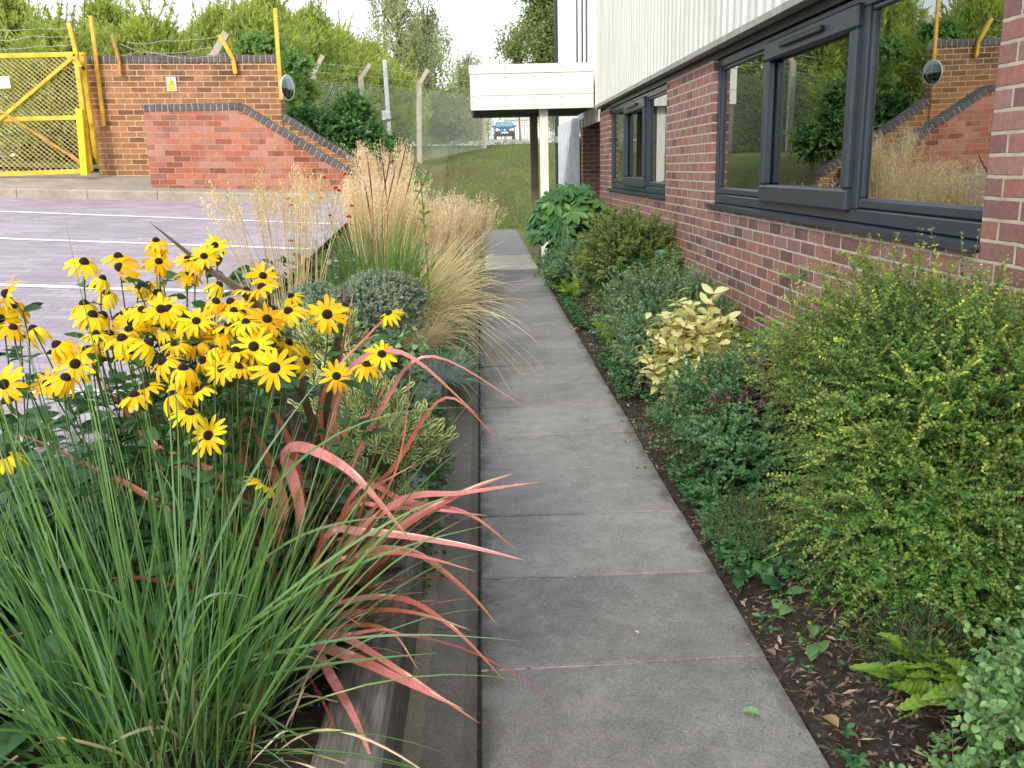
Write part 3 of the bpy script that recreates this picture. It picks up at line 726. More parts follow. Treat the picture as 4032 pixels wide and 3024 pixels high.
# canopy
cn = MB(); cx0, cx1, cy0, cy1, cz0, cz1 = -.1, WX - .09, 13.5, 15.65, 2.34, 2.98
cn.box((cx0, cy0, cz0), (cx1, cy0 + .03, cz0 + .2), .003); cn.box((cx0, cy0, cz0 + .205), (cx1, cy0 + .03, cz1 - .13), .003); cn.box((cx0 - .012, cy0 - .012, cz1 - .127), (cx1, cy0 + .03, cz1), .003)
cn.box((cx0, cy0 + .03, cz0), (cx0 + .03, cy1, cz1)); cn.box((cx0 + .03, cy1 - .03, cz0), (cx1, cy1, cz1)); cn.box((cx0 + .03, cy0 + .03, cz1 - .1), (cx1, cy1 - .03, cz1 - .02))
canopy = cn.build('canopy', MT['white'], bld)
mb = MB()
for x in np.arange(.0, 1.7, .42):
    for z in (cz0 + .05, cz0 + .17, cz1 - .18, cz1 - .05): mb.tube([(x, cy0 - .002, z), (x, cy0 - .018, z)], .006, 6)
tag(mb.build('screw', MT['vent'], canopy), kind='stuff')
mb = MB()
for i in range(14): y = cy0 + .04 + i * .149; mb.box((cx0 + .04, y, cz0 + .01 + .004 * (i % 2)), (cx1 + .0, y + .142, cz0 + .03))
for x, y in ((.35, 14.6), (.75, 15.1)): mb.box((x, y, cz0 - .005), (x + .35, y + .12, cz0 + .008))
o = mb.build('soffit', MT['soffit'], canopy)
mb = MB(); mb.box((.935, 13.66, -.02), (1.065, 13.79, cz0 + .02), .006); mb.build('post', MT['white'], canopy)
mb = MB(); mb.box((.895, 15.5, -.02), (1.025, 15.62, cz0 + .02), .006); mb.build('post', MT['dark_post'], canopy)

def window(y0, y1):
    """three-light casement set, y0 is the end nearer the camera"""
    g = bpy.data.objects.new('window', None)
    fx = WX + .035; L = y1 - y0
    m = MB(); B = lambda a, b, c, d, x0=0, x1=.07, bv=.006: m.box((fx + x0, y0 + a, c), (fx + x1, y0 + b, d), bv)
    zb = ZS + .04; zt = ZH - .004
    ms = [(1.17, 1.27), (2.62, 2.69)]                         # mullions
    B(0, L, zb, zb + .065); B(0, L, zt - .06, zt)
    B(0, .06, zb + .065, zt - .06); B(L - .06, L, zb + .065, zt - .06)
    for a, b in ms: B(a, b, zb + .065, zt - .06)
    # glazing beads of the fixed lights
    lights = [(.06, 1.17), (2.69, L - .06)]
    for a, b in lights:
        B(a, b, zb + .065, zb + .12, .006, .05, .012); B(a, b, zt - .085, zt - .06, .012, .05)
        B(a, a + .028, zb + .12, zt - .085, .012, .05); B(b - .028, b, zb + .12, zt - .085, .012, .05)
    fr = m.build('window', MT['frame'], bld)
    # opening sash, standing proud
    m = MB(); a, b = 1.245, 2.65
    B = lambda a, b, c, d, x0=-.03, x1=.03, bv=.012: m.box((fx + x0, y0 + a, c), (fx + x1, y0 + b, d), bv)
    B(a, b, zb + .05, zb + .16); B(a, b, zt - .15, zt - .035); B(a, a + .085, zb + .16, zt - .15, -.029); B(b - .085, b, zb + .16, zt - .15, -.029)
    m.build('sash', MT['frame'], fr)
    m = MB(); m.box((fx - .055, y0 + 1.65, zt - .105), (fx - .03, y0 + 2.3, zt - .075), .006); m.build('trickle_vent', MT['vent'], fr)
    for a, b, c, d in ((.088, 1.142, zb + .12, zt - .085), (a + .085, b - .085, zb + .16, zt - .15), (2.718, L - .088, zb + .12, zt - .085)):
        m = MB(); m.box((fx + .03, y0 + a, c), (fx + .036, y0 + b, d)); m.build('glass_pane', MT['glass'], fr)
    m = MB(); m.prism([(WX + .1, y0 - .005, ZS + .04), (WX - .028, y0 - .005, ZS + .03), (WX - .028, y0 - .005, ZS + .002), (WX - .018, y0 - .005, ZS + .002), (WX - .018, y0 - .005, ZS + .01), (WX + .1, y0 - .005, ZS + .01)], (0, L + .01, 0)); m.build('sill', MT['frame'], fr)
    m = MB(); m.box((fx + .12, y0 + 2.75, zb), (fx + .13, y0 + 3.1, zt)); m.build('blind', MT['blind'], fr)
    return fr
window(*W1); window(*W2)
mb = MB()   # rooms behind the glass
for a, b in (W1, W2):
    mb.box((3.4, a, .3), (3.45, b, 2.6)); mb.box((WX + T_, a, .9), (3.4, b, .95)); mb.box((WX + T_, a, 2.32), (3.4, b, 2.335)); mb.box((WX + T_, a - .05, .3), (3.4, a, 2.33)); mb.box((WX + T_, b, .3), (3.4, b + .05, 2.33))
mb.build('room_interior', plain('dim_room', (.12, .11, .1), .9), bld)

# ================================================================== BOUNDARY WALLS, GATE
TILT = radians(2.5)
def coping(poly, y0, y1, parent, size=.066, gap=.011, h=.085):
    """brick on edge along polyline of (x,z) tops; bricks hang h below the line"""
    mb = MB(); mo = MB()
    for (x0, z0), (x1, z1) in zip(poly, poly[1:]):
        L = sqrt((x1 - x0) ** 2 + (z1 - z0) ** 2); ux, uz = (x1 - x0) / L, (z1 - z0) / L; n = int(L / (size + gap)); st = L / n
        a = -math.atan2(uz, ux); rot = Matrix.Rotation(a, 3, 'Y')
        for i in range(n):
            c = (i + .5) * st; j = random.uniform(-.003, .003)
            cx = x0 + ux * c + uz * (h / 2 + j); cz = z0 + uz * c - ux * (h / 2 + j)
            mb.box((cx - (st - gap) / 2, y0 - .012 + j, cz - h / 2), (cx + (st - gap) / 2, y1 + .012, cz + h / 2), .005, rot)
        c = L / 2; cx = x0 + ux * c + uz * h * .53; cz = z0 + uz * c - ux * h * .53
        mo.box((cx - L / 2, y0 - .004, cz - h * .47), (cx + L / 2, y1 + .004, cz + h * .47), 0, rot)
    o = mb.build('coping', MT['blue_brick'], parent); mo.build('mortar_joint', MT['mortar'], o)
def P2(x, y, Y): q = at(x, y, Y); return (float(q[0]), float(q[2]))
RY = 12.0
rt = [P2(563, 411, RY), P2(946, 405, RY), P2(1500, 742, RY)]
rw = empty('brick_wall', (-3.4, RY + .1, 1.3), 'red brick wall with blue brick coping that slopes down to the right', 'wall')
rb = [P2(1500, 860, RY), P2(602, 785, RY)]
mb = MB(); dn = .08
mb.prism([(rt[0][0], RY, rt[0][1] - dn), (rt[1][0], RY, rt[1][1] - dn), (rt[2][0], RY, rt[2][1] - dn * 1.1), (rb[0][0], RY, rb[0][1]), (rb[1][0], RY, rb[1][1])], (0, .225, 0))
mb.build('wall_face', MT['brick_red'], rw, tilt=radians(1.6)); coping(rt, RY, RY + .225, rw, .066, .012, .088)
TY = 12.9
tw = empty('brick_wall', (-4.1, TY + .1, 1.5), 'tall tan brick wall with stained top beside the yellow gate', 'wall')
t0 = [P2(338, 219, TY), P2(1090, 215, TY)]; tb = [P2(1120, 560, TY), P2(398, 735, TY)]
mb = MB(); mb.prism([(t0[0][0], TY, t0[0][1] - .1), (t0[1][0], TY, t0[1][1] - .1), (tb[0][0], TY, tb[0][1] - .6), (tb[1][0], TY, tb[1][1])], (0, .225, 0))
mb.build('wall_face', MT['brick_tan'], tw, tilt=radians(1.2)); coping(t0, TY, TY + .225, tw, .066, .012, .1)
sw = empty('brick_wall', (-2.3, TY + .1, 1.2), 'low brown brick wall with blue coping sloping down behind the red wall', 'wall')
s0 = [P2(1106, 440, TY + .02), P2(1560, 722, TY + .02)]
mb = MB(); mb.prism([(s0[0][0], TY + .02, s0[0][1] - .09), (s0[1][0], TY + .02, s0[1][1] - .09), (s0[1][0], TY + .02, .9), (s0[0][0], TY + .02, .9)], (0, .225, 0))
mb.build('wall_face', MT['brick_tan'], sw, tilt=radians(1.2)); coping(s0, TY + .02, TY + .245, sw, .066, .012, .088)

# steel uprights and brackets on the tan wall (angle iron)
def angle_post(name, a, b, label, cat, Y=12.86, wd=.05, mat='yellow', ya=None, extra=()):
    pts = [at(*q, Y) for q in ([a, b] if not extra else [a, *extra, b])]
    mb = MB()
    for p, q in zip(pts, pts[1:]):
        mb.bar(p, q, wd, .006, up=(0, 1, 0)); mb.bar(p + np.array([wd / 2 - .003, -.022, 0]), q + np.array([wd / 2 - .003, -.022, 0]), .006, .045, up=(0, 1, 0))
    for k in (.12, .3, .5): p = pts[-1] * (1 - k) + pts[-2] * k; mb.tube([p + np.array([-.005, -.012, 0]), p + np.array([-.005, -.0, 0])], .008, 6)
    return tag(mb.build(name, MT[mat]), label, cat)
angle_post('steel_upright', (357, 62), (411, 497), 'tall yellow steel upright bolted to the tan wall nearest the gate', 'post', wd=.06)
angle_post('steel_upright', (1083, 32), (1108, 392), 'tall yellow steel upright at the right end of the tan wall by the mirror', 'post', wd=.058)
angle_post('bent_bracket', (441, 136), (474, 293), 'rusty yellow bent bracket left of the warning sign', 'bracket', wd=.05, mat='rusty', extra=((470, 240),))
angle_post('bent_bracket', (864, 136), (928, 290), 'orange yellow bent bracket right of the warning sign', 'bracket', wd=.06, extra=((918, 232),))
# barbed wire strands
def wire(name, pts, label, Y0=None, r=.0028):
    mb = MB(); P = [np.array(p) for p in pts]; out = []
    for i in range(len(P) - 1):
        for k in range(8):
            t = k / 8; q = P[i] * (1 - t) + P[i + 1] * t; q = q + np.array([0, 0, -.012 * sin(pi * t)]) + rng.normal(size=3) * .003; out.append(q)
    out.append(P[-1]); mb.tube(out, r, 4)
    for i in range(1, len(out) - 1, 2):
        c = out[i]
        for s_ in (1, -1): mb.tube([c + np.array([-.008, 0, -.014 * s_]), c + np.array([.008, 0, .014 * s_])], .0016, 3)
    return tag(mb.build(name, MT['grey_wire']), label, 'wire', 'barbed wire strands above the wall and gate')
wire('barbed_wire', [at(500, 165, 12.8), at(560, 170, 12.8), at(640, 160, 12.8), at(760, 155, 12.8), at(862, 143, 12.8)], 'topmost barbed wire strand between the two bent brackets')
wire('barbed_wire', [at(472, 170, 12.85), at(560, 205, 12.8), at(700, 208, 12.8), at(800, 190, 12.8), at(882, 178, 12.8)], 'middle barbed wire strand sagging over the tan wall')
wire('barbed_wire', [at(474, 220, 12.85), at(560, 195, 12.8), at(680, 222, 12.75), at(760, 228, 12.75), at(900, 208, 12.8)], 'lowest barbed wire strand drooping on the blue coping')
wire('barbed_wire', [at(-200, 128, 12.5), at(0, 118, 12.5), at(150, 112, 12.5), at(268, 110, 12.5)], 'highest barbed wire strand above the yellow gate')
wire('barbed_wire', [at(-200, 180, 12.5), at(0, 160, 12.5), at(130, 142, 12.5), at(280, 143, 12.5)], 'second barbed wire strand above the yellow gate')
wire('barbed_wire', [at(-200, 205, 12.5), at(0, 194, 12.5), at(160, 180, 12.5), at(300, 174, 12.5)], 'barbed wire strand closest to the top rail of the gate')

# gate
GY = 12.55
gate = empty('gate', (-6.6, GY, 1.5), 'yellow steel gate with diamond wire mesh and diagonal braces', 'gate')
gp = lambda x, y, d=0: at(x, y, GY + d)
TL, TR = gp(-700, 235), gp(298, 214); BR = gp(358, 672); BL = gp(-700, 712); MR = gp(330, 462); ML = gp(-700, 488)
mb = MB()
mb.bar(TL, TR, .06, .05, up=(0, 1, 0)).bar(BL, BR, .06, .05, up=(0, 1, 0)); mb.bar(TR, BR, .06, .05, up=(0, 1, 0)); mb.bar(ML, MR, .055, .04, up=(0, 1, 0)); mb.bar(TL, BL, .06, .05, up=(0, 1, 0))
mb.prism([gp(255, 222, -.03), gp(300, 222, -.03), gp(322, 262, -.03), gp(306, 266, -.03)], (0, .006, 0)); mb.prism([gp(335, 640, -.03), gp(362, 668, -.03), gp(322, 690, -.03)], (0, .006, 0))
mb.build('frame', MT['yellow'], gate)
mb = MB(); mb.bar(gp(285, 228, -.035), gp(-60, 520, -.035), .042, .03, up=(0, 1, 0)); mb.build('brace', MT['yellow'], gate)
mb = MB(); mb.bar(gp(-40, 410, -.06), gp(352, 660, -.06), .035, .02, up=(0, 1, 0)); mb.build('brace', MT['rusty'], gate)
def chain(A, B, C, D, step, r, mat, name, parent):
    """diamond mesh in the quad A(top left) B(top right) C(bottom right) D(bottom left)"""
    A, B, C, D = [np.array(p, float) for p in (A, B, C, D)]
    w_ = (np.linalg.norm(B - A) + np.linalg.norm(C - D)) / 2; h_ = (np.linalg.norm(D - A) + np.linalg.norm(C - B)) / 2
    def pt(u, v): u /= w_; v /= h_; return (A * (1 - u) + B * u) * (1 - v) + (D * (1 - u) + C * u) * v
    segs = []
    asp = 1.15; k = -h_ * asp
    while k < w_:
        u0, v0 = max(k, 0), max(0, -k / asp); u1 = min(w_, k + h_ * asp); v1 = (u1 - k) / asp
        if u1 > u0: segs.append((pt(u0, v0), pt(u1, v1))); segs.append((pt(w_ - u0, v0) + np.array([0, r, 0]), pt(w_ - u1, v1) + np.array([0, r, 0])))
        k += step
    Cc = np.array([[a, (a + b) / 2, b] for a, b in segs]); L = Leaves(); L.stems(Cc, r); return L.build(name, MT[mat], parent)
chain(TL, TR, BR, BL, .072, .0045, 'mesh_wire', 'wire_mesh', gate)
mb = MB(); mb.box(gp(-150, 352, -.05), gp(36, 300, -.045), .001); pl = mb.build('notice_plate', MT['sign_white'], gate)
mb = MB(); mb.box(at(313, 636, GY - .05), at(345, 470, GY - .045)); 
mb = MB(); mb.bar(at(312, 428, GY - .07), at(334, 690, GY - .07), .085, .05, up=(0, 1, 0)); tag(mb.build('gate_stop_post', MT['yellow_bright']), 'short bright yellow post standing in front of the gate frame', 'post')
mb = MB(); mb.bar(at(322, 206, 12.75), at(382, 640, 12.75), .06, .06, up=(0, 1, 0)); mb.box(at(313, 205, 12.7), at(338, 217, 12.72)); hp = mb.build('hinge_post', MT['yellow']); tag(hp, 'yellow hinge post fixed between the gate and the tan brick wall', 'post')
mb = MB(); mb.tube([at(325, 262, 12.68), at(330, 274, 12.68)], .022, 8); mb.build('hinge', MT['vent'], hp)
mb = MB(); mb.tube([at(362, 620, 12.68), at(372, 648, 12.68)], .025, 8); mb.build('hinge', MT['vent'], hp)
mb = MB(); mb.bar(at(270, 90, 12.55), at(300, 214, 12.55), .05, .03, up=(0, 1, 0)); mb.build('wire_arm', MT['yellow'], gate)

# warning sign
sg = empty('warning_sign', at(674, 330, TY - .02), 'small white and yellow hazard sign on the tan brick wall', 'sign')
a = at(653, 303, TY - .012); b = at(697, 359, TY - .012)
mb = MB(); mb.box((a[0], TY - .014, b[2]), (b[0], TY - .002, a[2]), .001); mb.build('plate', MT['sign_white'], sg)
cx = (a[0] + b[0]) / 2; wd = b[0] - a[0]; ht = a[2] - b[2]; zt = a[2] - ht * .08; zm = a[2] - ht * .6
mb = MB(); mb.prism([(cx - wd * .4, TY - .0145, zm), (cx + wd * .4, TY - .0145, zm), (cx, TY - .0145, zt)], (0, -.002, 0)); mb.build('triangle', MT['sign_black'], sg)
mb = MB(); mb.prism([(cx - wd * .34, TY - .017, zm + .006), (cx + wd * .34, TY - .017, zm + .006), (cx, TY - .017, zt - .012)], (0, -.001, 0)); mb.box((a[0] + wd * .1, TY - .0165, b[2] + ht * .08), (b[0] - wd * .1, TY - .0145, zm - .01)); mb.build('yellow_field', MT['sign_yellow'], sg)
mb = MB()
for dx, dz in ((-.012, .018), (.0, .03), (.012, .02), (.004, .042)): mb.bar((cx + dx, TY - .019, zm + dz), (cx + dx + .014, TY - .019, zm + dz + .012), .007, .002, up=(0, 1, 0))
for k in range(3): mb.box((a[0] + wd * .2, TY - .0175, b[2] + ht * (.13 + .08 * k)), (b[0] - wd * .2, TY - .0165, b[2] + ht * (.15 + .08 * k)))
mb.build('symbol', MT['sign_black'], sg)

# convex traffic mirror
mc = at(1134, 345, 12.55); mir = empty('traffic_mirror', mc, 'round convex traffic mirror on the end of the tan wall', 'mirror')
def disc(rad, dome, nr=8, ns=32):
    V = []; F = []
    for i in range(nr + 1):
        r = rad * i / nr
        for k in range(ns): V.append((r * cos(2 * pi * k / ns), r * sin(2 * pi * k / ns), dome * (1 - (i / nr) ** 2)))
    for i in range(nr):
        for k in range(ns): j = (k + 1) % ns; F.append([i * ns + k, i * ns + j, (i + 1) * ns + j, (i + 1) * ns + k])
    return np.array(V), np.array(F)
mrot = Vector((.93, -.36, -.06)).to_track_quat('Z', 'Y').to_matrix()
V, F = disc(.156, .042); V = np.array([tuple(mrot @ Vector(v)) for v in V]) + mc
link('mirror_face', rawmesh('mirror_face', V, F, smooth=True), MT['mirror'], mir)
mb = MB(); ring = [Vector(mc) + mrot @ Vector((.161 * cos(a), .161 * sin(a), -.005)) for a in np.linspace(0, 2 * pi, 33)]; mb.tube(ring, .009, 6, cap=False); mb.build('rim', MT['sign_white'], mir)
V, F = disc(.156, -.02); V = np.array([tuple(mrot @ Vector((v[0], v[1], v[2] - .01))) for v in V]) + mc
link('backing', rawmesh('backing', V, F, smooth=True), MT['galv'], mir)
mb = MB(); mb.tube([mc + np.array([-.02, .02, 0]), mc + np.array([-.1, .25, .0])], .014, 6); mb.build('arm', MT['galv'], mir)

# concrete fence posts with cranked tops, mesh fence, column
def conc_post(Yd, foot, knee, top, label, wd=.12):
    a, b, c = at(*foot, Yd), at(*knee, Yd), at(*top, Yd); a = np.array([b[0] + (a[0] - b[0]), Yd, min(a[2], bank(a[0], Yd)) - .1])
    mb = MB(); mb.bar(a, b, wd, wd, up=(0, 1, 0)); mb.bar(b - np.array([0, 0, .05]), c, wd * .8, wd * .8, up=(0, 1, 0))
    for k in range(5): p = a * (1 - k / 5) + b * k / 5; mb.bar(p + np.array([-wd * .52, -.005, .06]), p + np.array([wd * .52, -.005, .07]), .008, wd * 1.06, up=(0, 1, 0))
    return tag(mb.build('fence_post', MT['post_conc']), label, 'post', 'cranked concrete fence posts')
conc_post(22, (1244, 440), (1232, 285), (1272, 218), 'cranked concrete post just right of the round mirror', .13)
conc_post(24.3, (1428, 400), (1420, 300), (1458, 252), 'cranked concrete post rising behind the dark ivy mound', .13)
conc_post(26, (1649, 600), (1650, 325), (1685, 273), 'cranked concrete post right of the grey steel column', .14)
conc_post(30, (1908, 588), (1905, 350), (1935, 300), 'concrete post standing below the white canopy left of the car', .15)
conc_post(16.5, (840, 300), (838, 215), (893, 130), 'weathered concrete post top leaning behind the tan wall', .15)
conc_post(19, (1060, 300), (1062, 205), (1092, 168), 'pale post top peeping behind the end of the tan wall', .12)
fence = empty('mesh_fence', (-2, 25, 2), 'sagging chain link fence strung between the concrete posts', 'fence')
fp = [(-4.9, 19, 2.95), (-3.92, 22, 3.6), (-3.0, 24.3, 3.72), (-1.74, 26, 3.7), (.2, 30, 3.75), (4.2, 32, 3.8)]
for i, (p, q) in enumerate(zip(fp, fp[1:])):
    chain(p, q, (q[0], q[1], bank(q[0], q[1]) + .03), (p[0], p[1], bank(p[0], p[1]) + .03), .105, .0042, 'grey_wire', 'mesh_panel', fence)
mb = MB()
for z in (0, .2, .4):
    mb.tube([np.array(p) + np.array([.12 + z * .3, 0, .02 + z]) for p in fp], .004, 4)
mb.build('strand', MT['grey_wire'], fence)
col = empty('steel_column', at(1530, 588, 23), 'grey galvanised column with a small control box', 'column')
mb = MB(); mb.bar(at(1540, 620, 23), at(1514, 236, 23), .1, .08, up=(0, 1, 0)); mb.build('shaft', MT['galv'], col)
mb = MB(); mb.box(at(1504, 474, 22.9), at(1536, 434, 22.95), .01); mb.box(at(1520, 470, 22.86), at(1538, 436, 22.9), .01); mb.build('control_box', MT['galv'], col)

# far side of the road: palisade, white shed, car
pal = empty('palisade_fence', (0, 84, 4), 'pale steel palisade fence behind the blue car', 'fence')
mb = MB(); x = -6
while x < 9:
    z = bank(x, 84); mb.bar((x, 84, z), (x, 84, z + 2.0), .09, .03, up=(0, 1, 0)); x += .24
mb.build('pale', MT['galv'], pal); mb = MB()
for dz in (.4, 1.6): mb.bar((-6, 84.05, bank(0, 84) + dz), (9, 84.05, bank(0, 84) + dz), .05, .05)
mb.build('rail', MT['galv'], pal)
shed = empty('industrial_unit', (-1, 110, 4), 'white industrial shed far behind the fence', 'building')
mb = MB(); mb.box((-6.5, 110, 3.5), (.5, 125, 9.2)); mb.build('wall', MT['far_white'], shed)
mb = MB(); mb.box((-6.7, 109.8, 9.2), (.7, 125.2, 9.5)); mb.build('roof', MT['clad'], shed)
for x in (-5.5, -2.5): mb = MB(); mb.box((x, 109.9, 5.5), (x + 1.0, 109.97, 7)); mb.build('window', MT['frame'], shed)
shed2 = empty('industrial_unit', (6, 112, 4), 'low white unit glimpsed between canopy posts right of the car', 'building')
mb = MB(); mb.box((3.5, 112, 3.5), (9, 120, 7.2)); mb.build('wall', MT['far_white'], shed2)
mb = MB(); mb.box((3.4, 111.8, 7.2), (9.1, 120.2, 7.5)); mb.build('roof', MT['clad'], shed2)

car = empty('parked_car', (2.1, 72, bank(2.1, 72) + .1), 'small blue hatchback facing the camera beyond the grass bank', 'car')
def carbody():
    Z = bank(2.1, 72) + .1; cx = 2.1; y = 71.2
    # side profile swept across with tumblehome: (y offset, z, half width)
    m = MB(); st = [(-.0, .3, .74), (-.02, .62, .8), (.12, .82, .82), (.75, .95, .82), (1.35, 1.38, .6), (2.6, 1.42, .6), (3.4, 1.0, .8), (3.5, .4, .78)]
    L = [m.bm.verts.new((cx - w_, y + a, Z + h)) for a, h, w_ in st]; R = [m.bm.verts.new((cx + w_, y + a, Z + h)) for a, h, w_ in st]
    for i in range(len(st) - 1): m.bm.faces.new((L[i], R[i], R[i + 1], L[i + 1]))
    m.bm.faces.new((L[-1], R[-1], R[0], L[0])); m.bm.faces.new(L); m.bm.faces.new(R[::-1])
    bmesh.ops.bevel(m.bm, geom=list(m.bm.edges), offset=.04, segments=2, affect='EDGES')
    m.build('body', MT['blue_car'], car, smooth=True)
    m = MB(); m.prism([(cx - .72, y + .74, Z + .97), (cx + .72, y + .74, Z + .97), (cx + .56, y + 1.28, Z + 1.36), (cx - .56, y + 1.28, Z + 1.36)], (0, -.02, .02)); m.build('windscreen', MT['screen'], car)
    m = MB(); m.box((cx - .8, y - .06, Z + .2), (cx + .8, y + .1, Z + .56), .04); m.build('bumper', MT['tyre'], car)
    m = MB(); m.box((cx - .26, y - .08, Z + .44), (cx + .26, y - .065, Z + .55)); m.build('number_plate', MT['sign_white'], car)
    for s_ in (-1, 1):
        m = MB(); m.tube([(cx + s_ * .62, y - .02, Z + .72), (cx + s_ * .62, y + .1, Z + .74)], .12, 12); m.build('headlight', MT['lens'], car)
        m = MB(); m.tube([(cx + s_ * .42, y - .03, Z + .7), (cx + s_ * .42, y + .1, Z + .72)], .065, 10); m.build('headlight', MT['lens'], car)
        m = MB(); m.box((cx + s_ * .84 - .1, y + .85, Z + .95), (cx + s_ * .84 + .1, y + .95, Z + 1.07), .02); m.build('wing_mirror', MT['tyre'], car)
        for yy in (.55, 2.9):
            m = MB(); m.tube([(cx + s_ * .66, y + yy, Z + .2), (cx + s_ * .82, y + yy, Z + .2)], .29, 16); m.build('wheel', MT['tyre'], car)
    m = MB(); m.tube([(cx, y - .04, Z + .69), (cx, y + .05, Z + .69)], .06, 10); m.build('badge', MT['lens'], car)
carbody()

# ================================================================== TREES BEHIND
def conifer(i, x, y, z, h, r, label, n=9000, dens=1.0):
    e = empty('conifer', (x, y, z), label, 'tree', 'conifers in the screen behind the walls and gate')
    ST = Leaves(); L = Leaves()
    t = np.linspace(0, 1, 7)[None, :, None]
    tr = np.array([[x, y, z]]) [:, None] + np.array([0, 0, h * .95]) * t + rng.normal(size=(1, 7, 3)) * .05
    ST.stems(tr, np.linspace(.14, .02, 7)[None])
    nb = 190; u = rnd(nb) ** .8; a = rnd(nb, 0, 2 * pi); zz = z + h * (.03 + .93 * u)
    lr = r * (1 - u ** 2.6) * rnd(nb, .55, 1.15) + .22; el = rnd(nb, .15, .75) + .5 * u
    D = unit(np.c_[np.cos(a) * np.cos(el), np.sin(a) * np.cos(el), np.sin(el)]); B = np.c_[np.full(nb, x), np.full(nb, y), zz - lr * .25]
    k = np.linspace(0, 1, 6); C = B[:, None] + D[:, None] * (lr[:, None] * k)[..., None] + np.array([0, 0, 1]) * (lr[:, None] * .12 * np.sin(k * 5)[None])[..., None]
    ST.stems(C, .028 * (1 - .85 * k)[None] * np.ones((nb, 1)))
    m = n // nb; kk = rnd((nb, m)) ** .6; jit = rng.normal(size=(nb, m, 3)) * (.05 + .16 * lr[:, None, None] * (1.1 - kk[..., None]))
    P = B[:, None] + D[:, None] * (lr[:, None] * kk * 1.08)[..., None] + jit
    dd = unit(D[:, None] * .9 + np.array([0, 0, .35]) + .55 * rng.normal(size=(nb, m, 3)))
    yb = (rnd((nb, 1)) ** 2 * np.clip(kk * 1.5 - .6, 0, 1)) * rnd((nb, m))
    rr = np.clip(rnd((nb, 1), 0, .7) + rnd((nb, m), 0, .3), 0, 1)
    L.rhomb(P.reshape(-1, 3), dd.reshape(-1, 3), rnd(nb * m, .08, .24), rnd(nb * m, .02, .06), r=rr.reshape(-1), b=yb.reshape(-1))
    # feathery leader shoots
    nl = 26; a = rnd(nl, 0, 2 * pi); q = rnd(nl) * r * .7; Bs = np.c_[x + q * np.cos(a), y + q * np.sin(a), z + h * (.95 - .35 * (q / r)) * rnd(nl, .86, 1)]
    ln = rnd(nl, .5, 1.3); dr = unit(np.c_[rng.normal(size=(nl, 2)) * .3 + .1, np.ones(nl)])
    C = Bs[:, None] + dr[:, None] * (ln[:, None] * np.linspace(0, 1, 5))[..., None]; ST.stems(C, .008)
    mm_ = 55; kk = rnd((nl, mm_)); P = Bs[:, None] + dr[:, None] * (ln[:, None] * kk)[..., None]
    dd = unit(rng.normal(size=(nl, mm_, 3)) + dr[:, None] * 1.1); L.rhomb(P.reshape(-1, 3), dd.reshape(-1, 3), (.24 * (1.15 - kk) * rnd((nl, mm_), .6, 1.2)).reshape(-1), .045, b=rnd(nl * mm_, 0, .5))
    ST.build('trunk', MT['bark'], e); L.build('crown', MT['conifer'], e)
CF = [(-13.2, 18.5, 3.4, 1.7, 'conifer at the far left behind the yellow gate'), (-11.0, 17.3, 2.9, 1.5, 'conifer behind the left half of the gate'), (-9.3, 18.8, 3.1, 1.5, 'conifer whose tip rises left of the gate wire arm'),
      (-7.7, 17.2, 2.35, 1.5, 'low conifer behind the gate hinge side'), (-6.3, 18.2, 2.6, 1.5, 'conifer behind the tall yellow upright nearest the gate'), (-5.6, 20.5, 3.2, 1.5, 'conifer behind the hazard sign stretch of tan wall'),
      (-4.6, 19.3, 3.0, 1.3, 'conifer behind the orange bent bracket'), (-5.0, 22.8, 3.9, 1.7, 'tall feathery conifer between the bracket and the right upright'), (-4.5, 25.5, 4.0, 1.6, 'yellow green conifer behind the round mirror'),
      (-4.2, 28.5, 3.8, 1.6, 'yellow green conifer behind the first cranked post'), (-3.7, 32, 3.6, 1.6, 'yellow conifer behind the second cranked post'), (-3.4, 36, 3.2, 1.6, 'last conifer of the screen beside the weeping birch'), (-15.5, 20, 3.6, 1.8, 'conifer beyond the left edge of the gate'), (-8.6, 22, 3.5, 1.6, 'taller conifer standing behind the front row near the gate')]
for i, (x, y, h, r, lb) in enumerate(CF): conifer(i, x, y, bank(x, y) - .1, h, r, lb, n=9500)

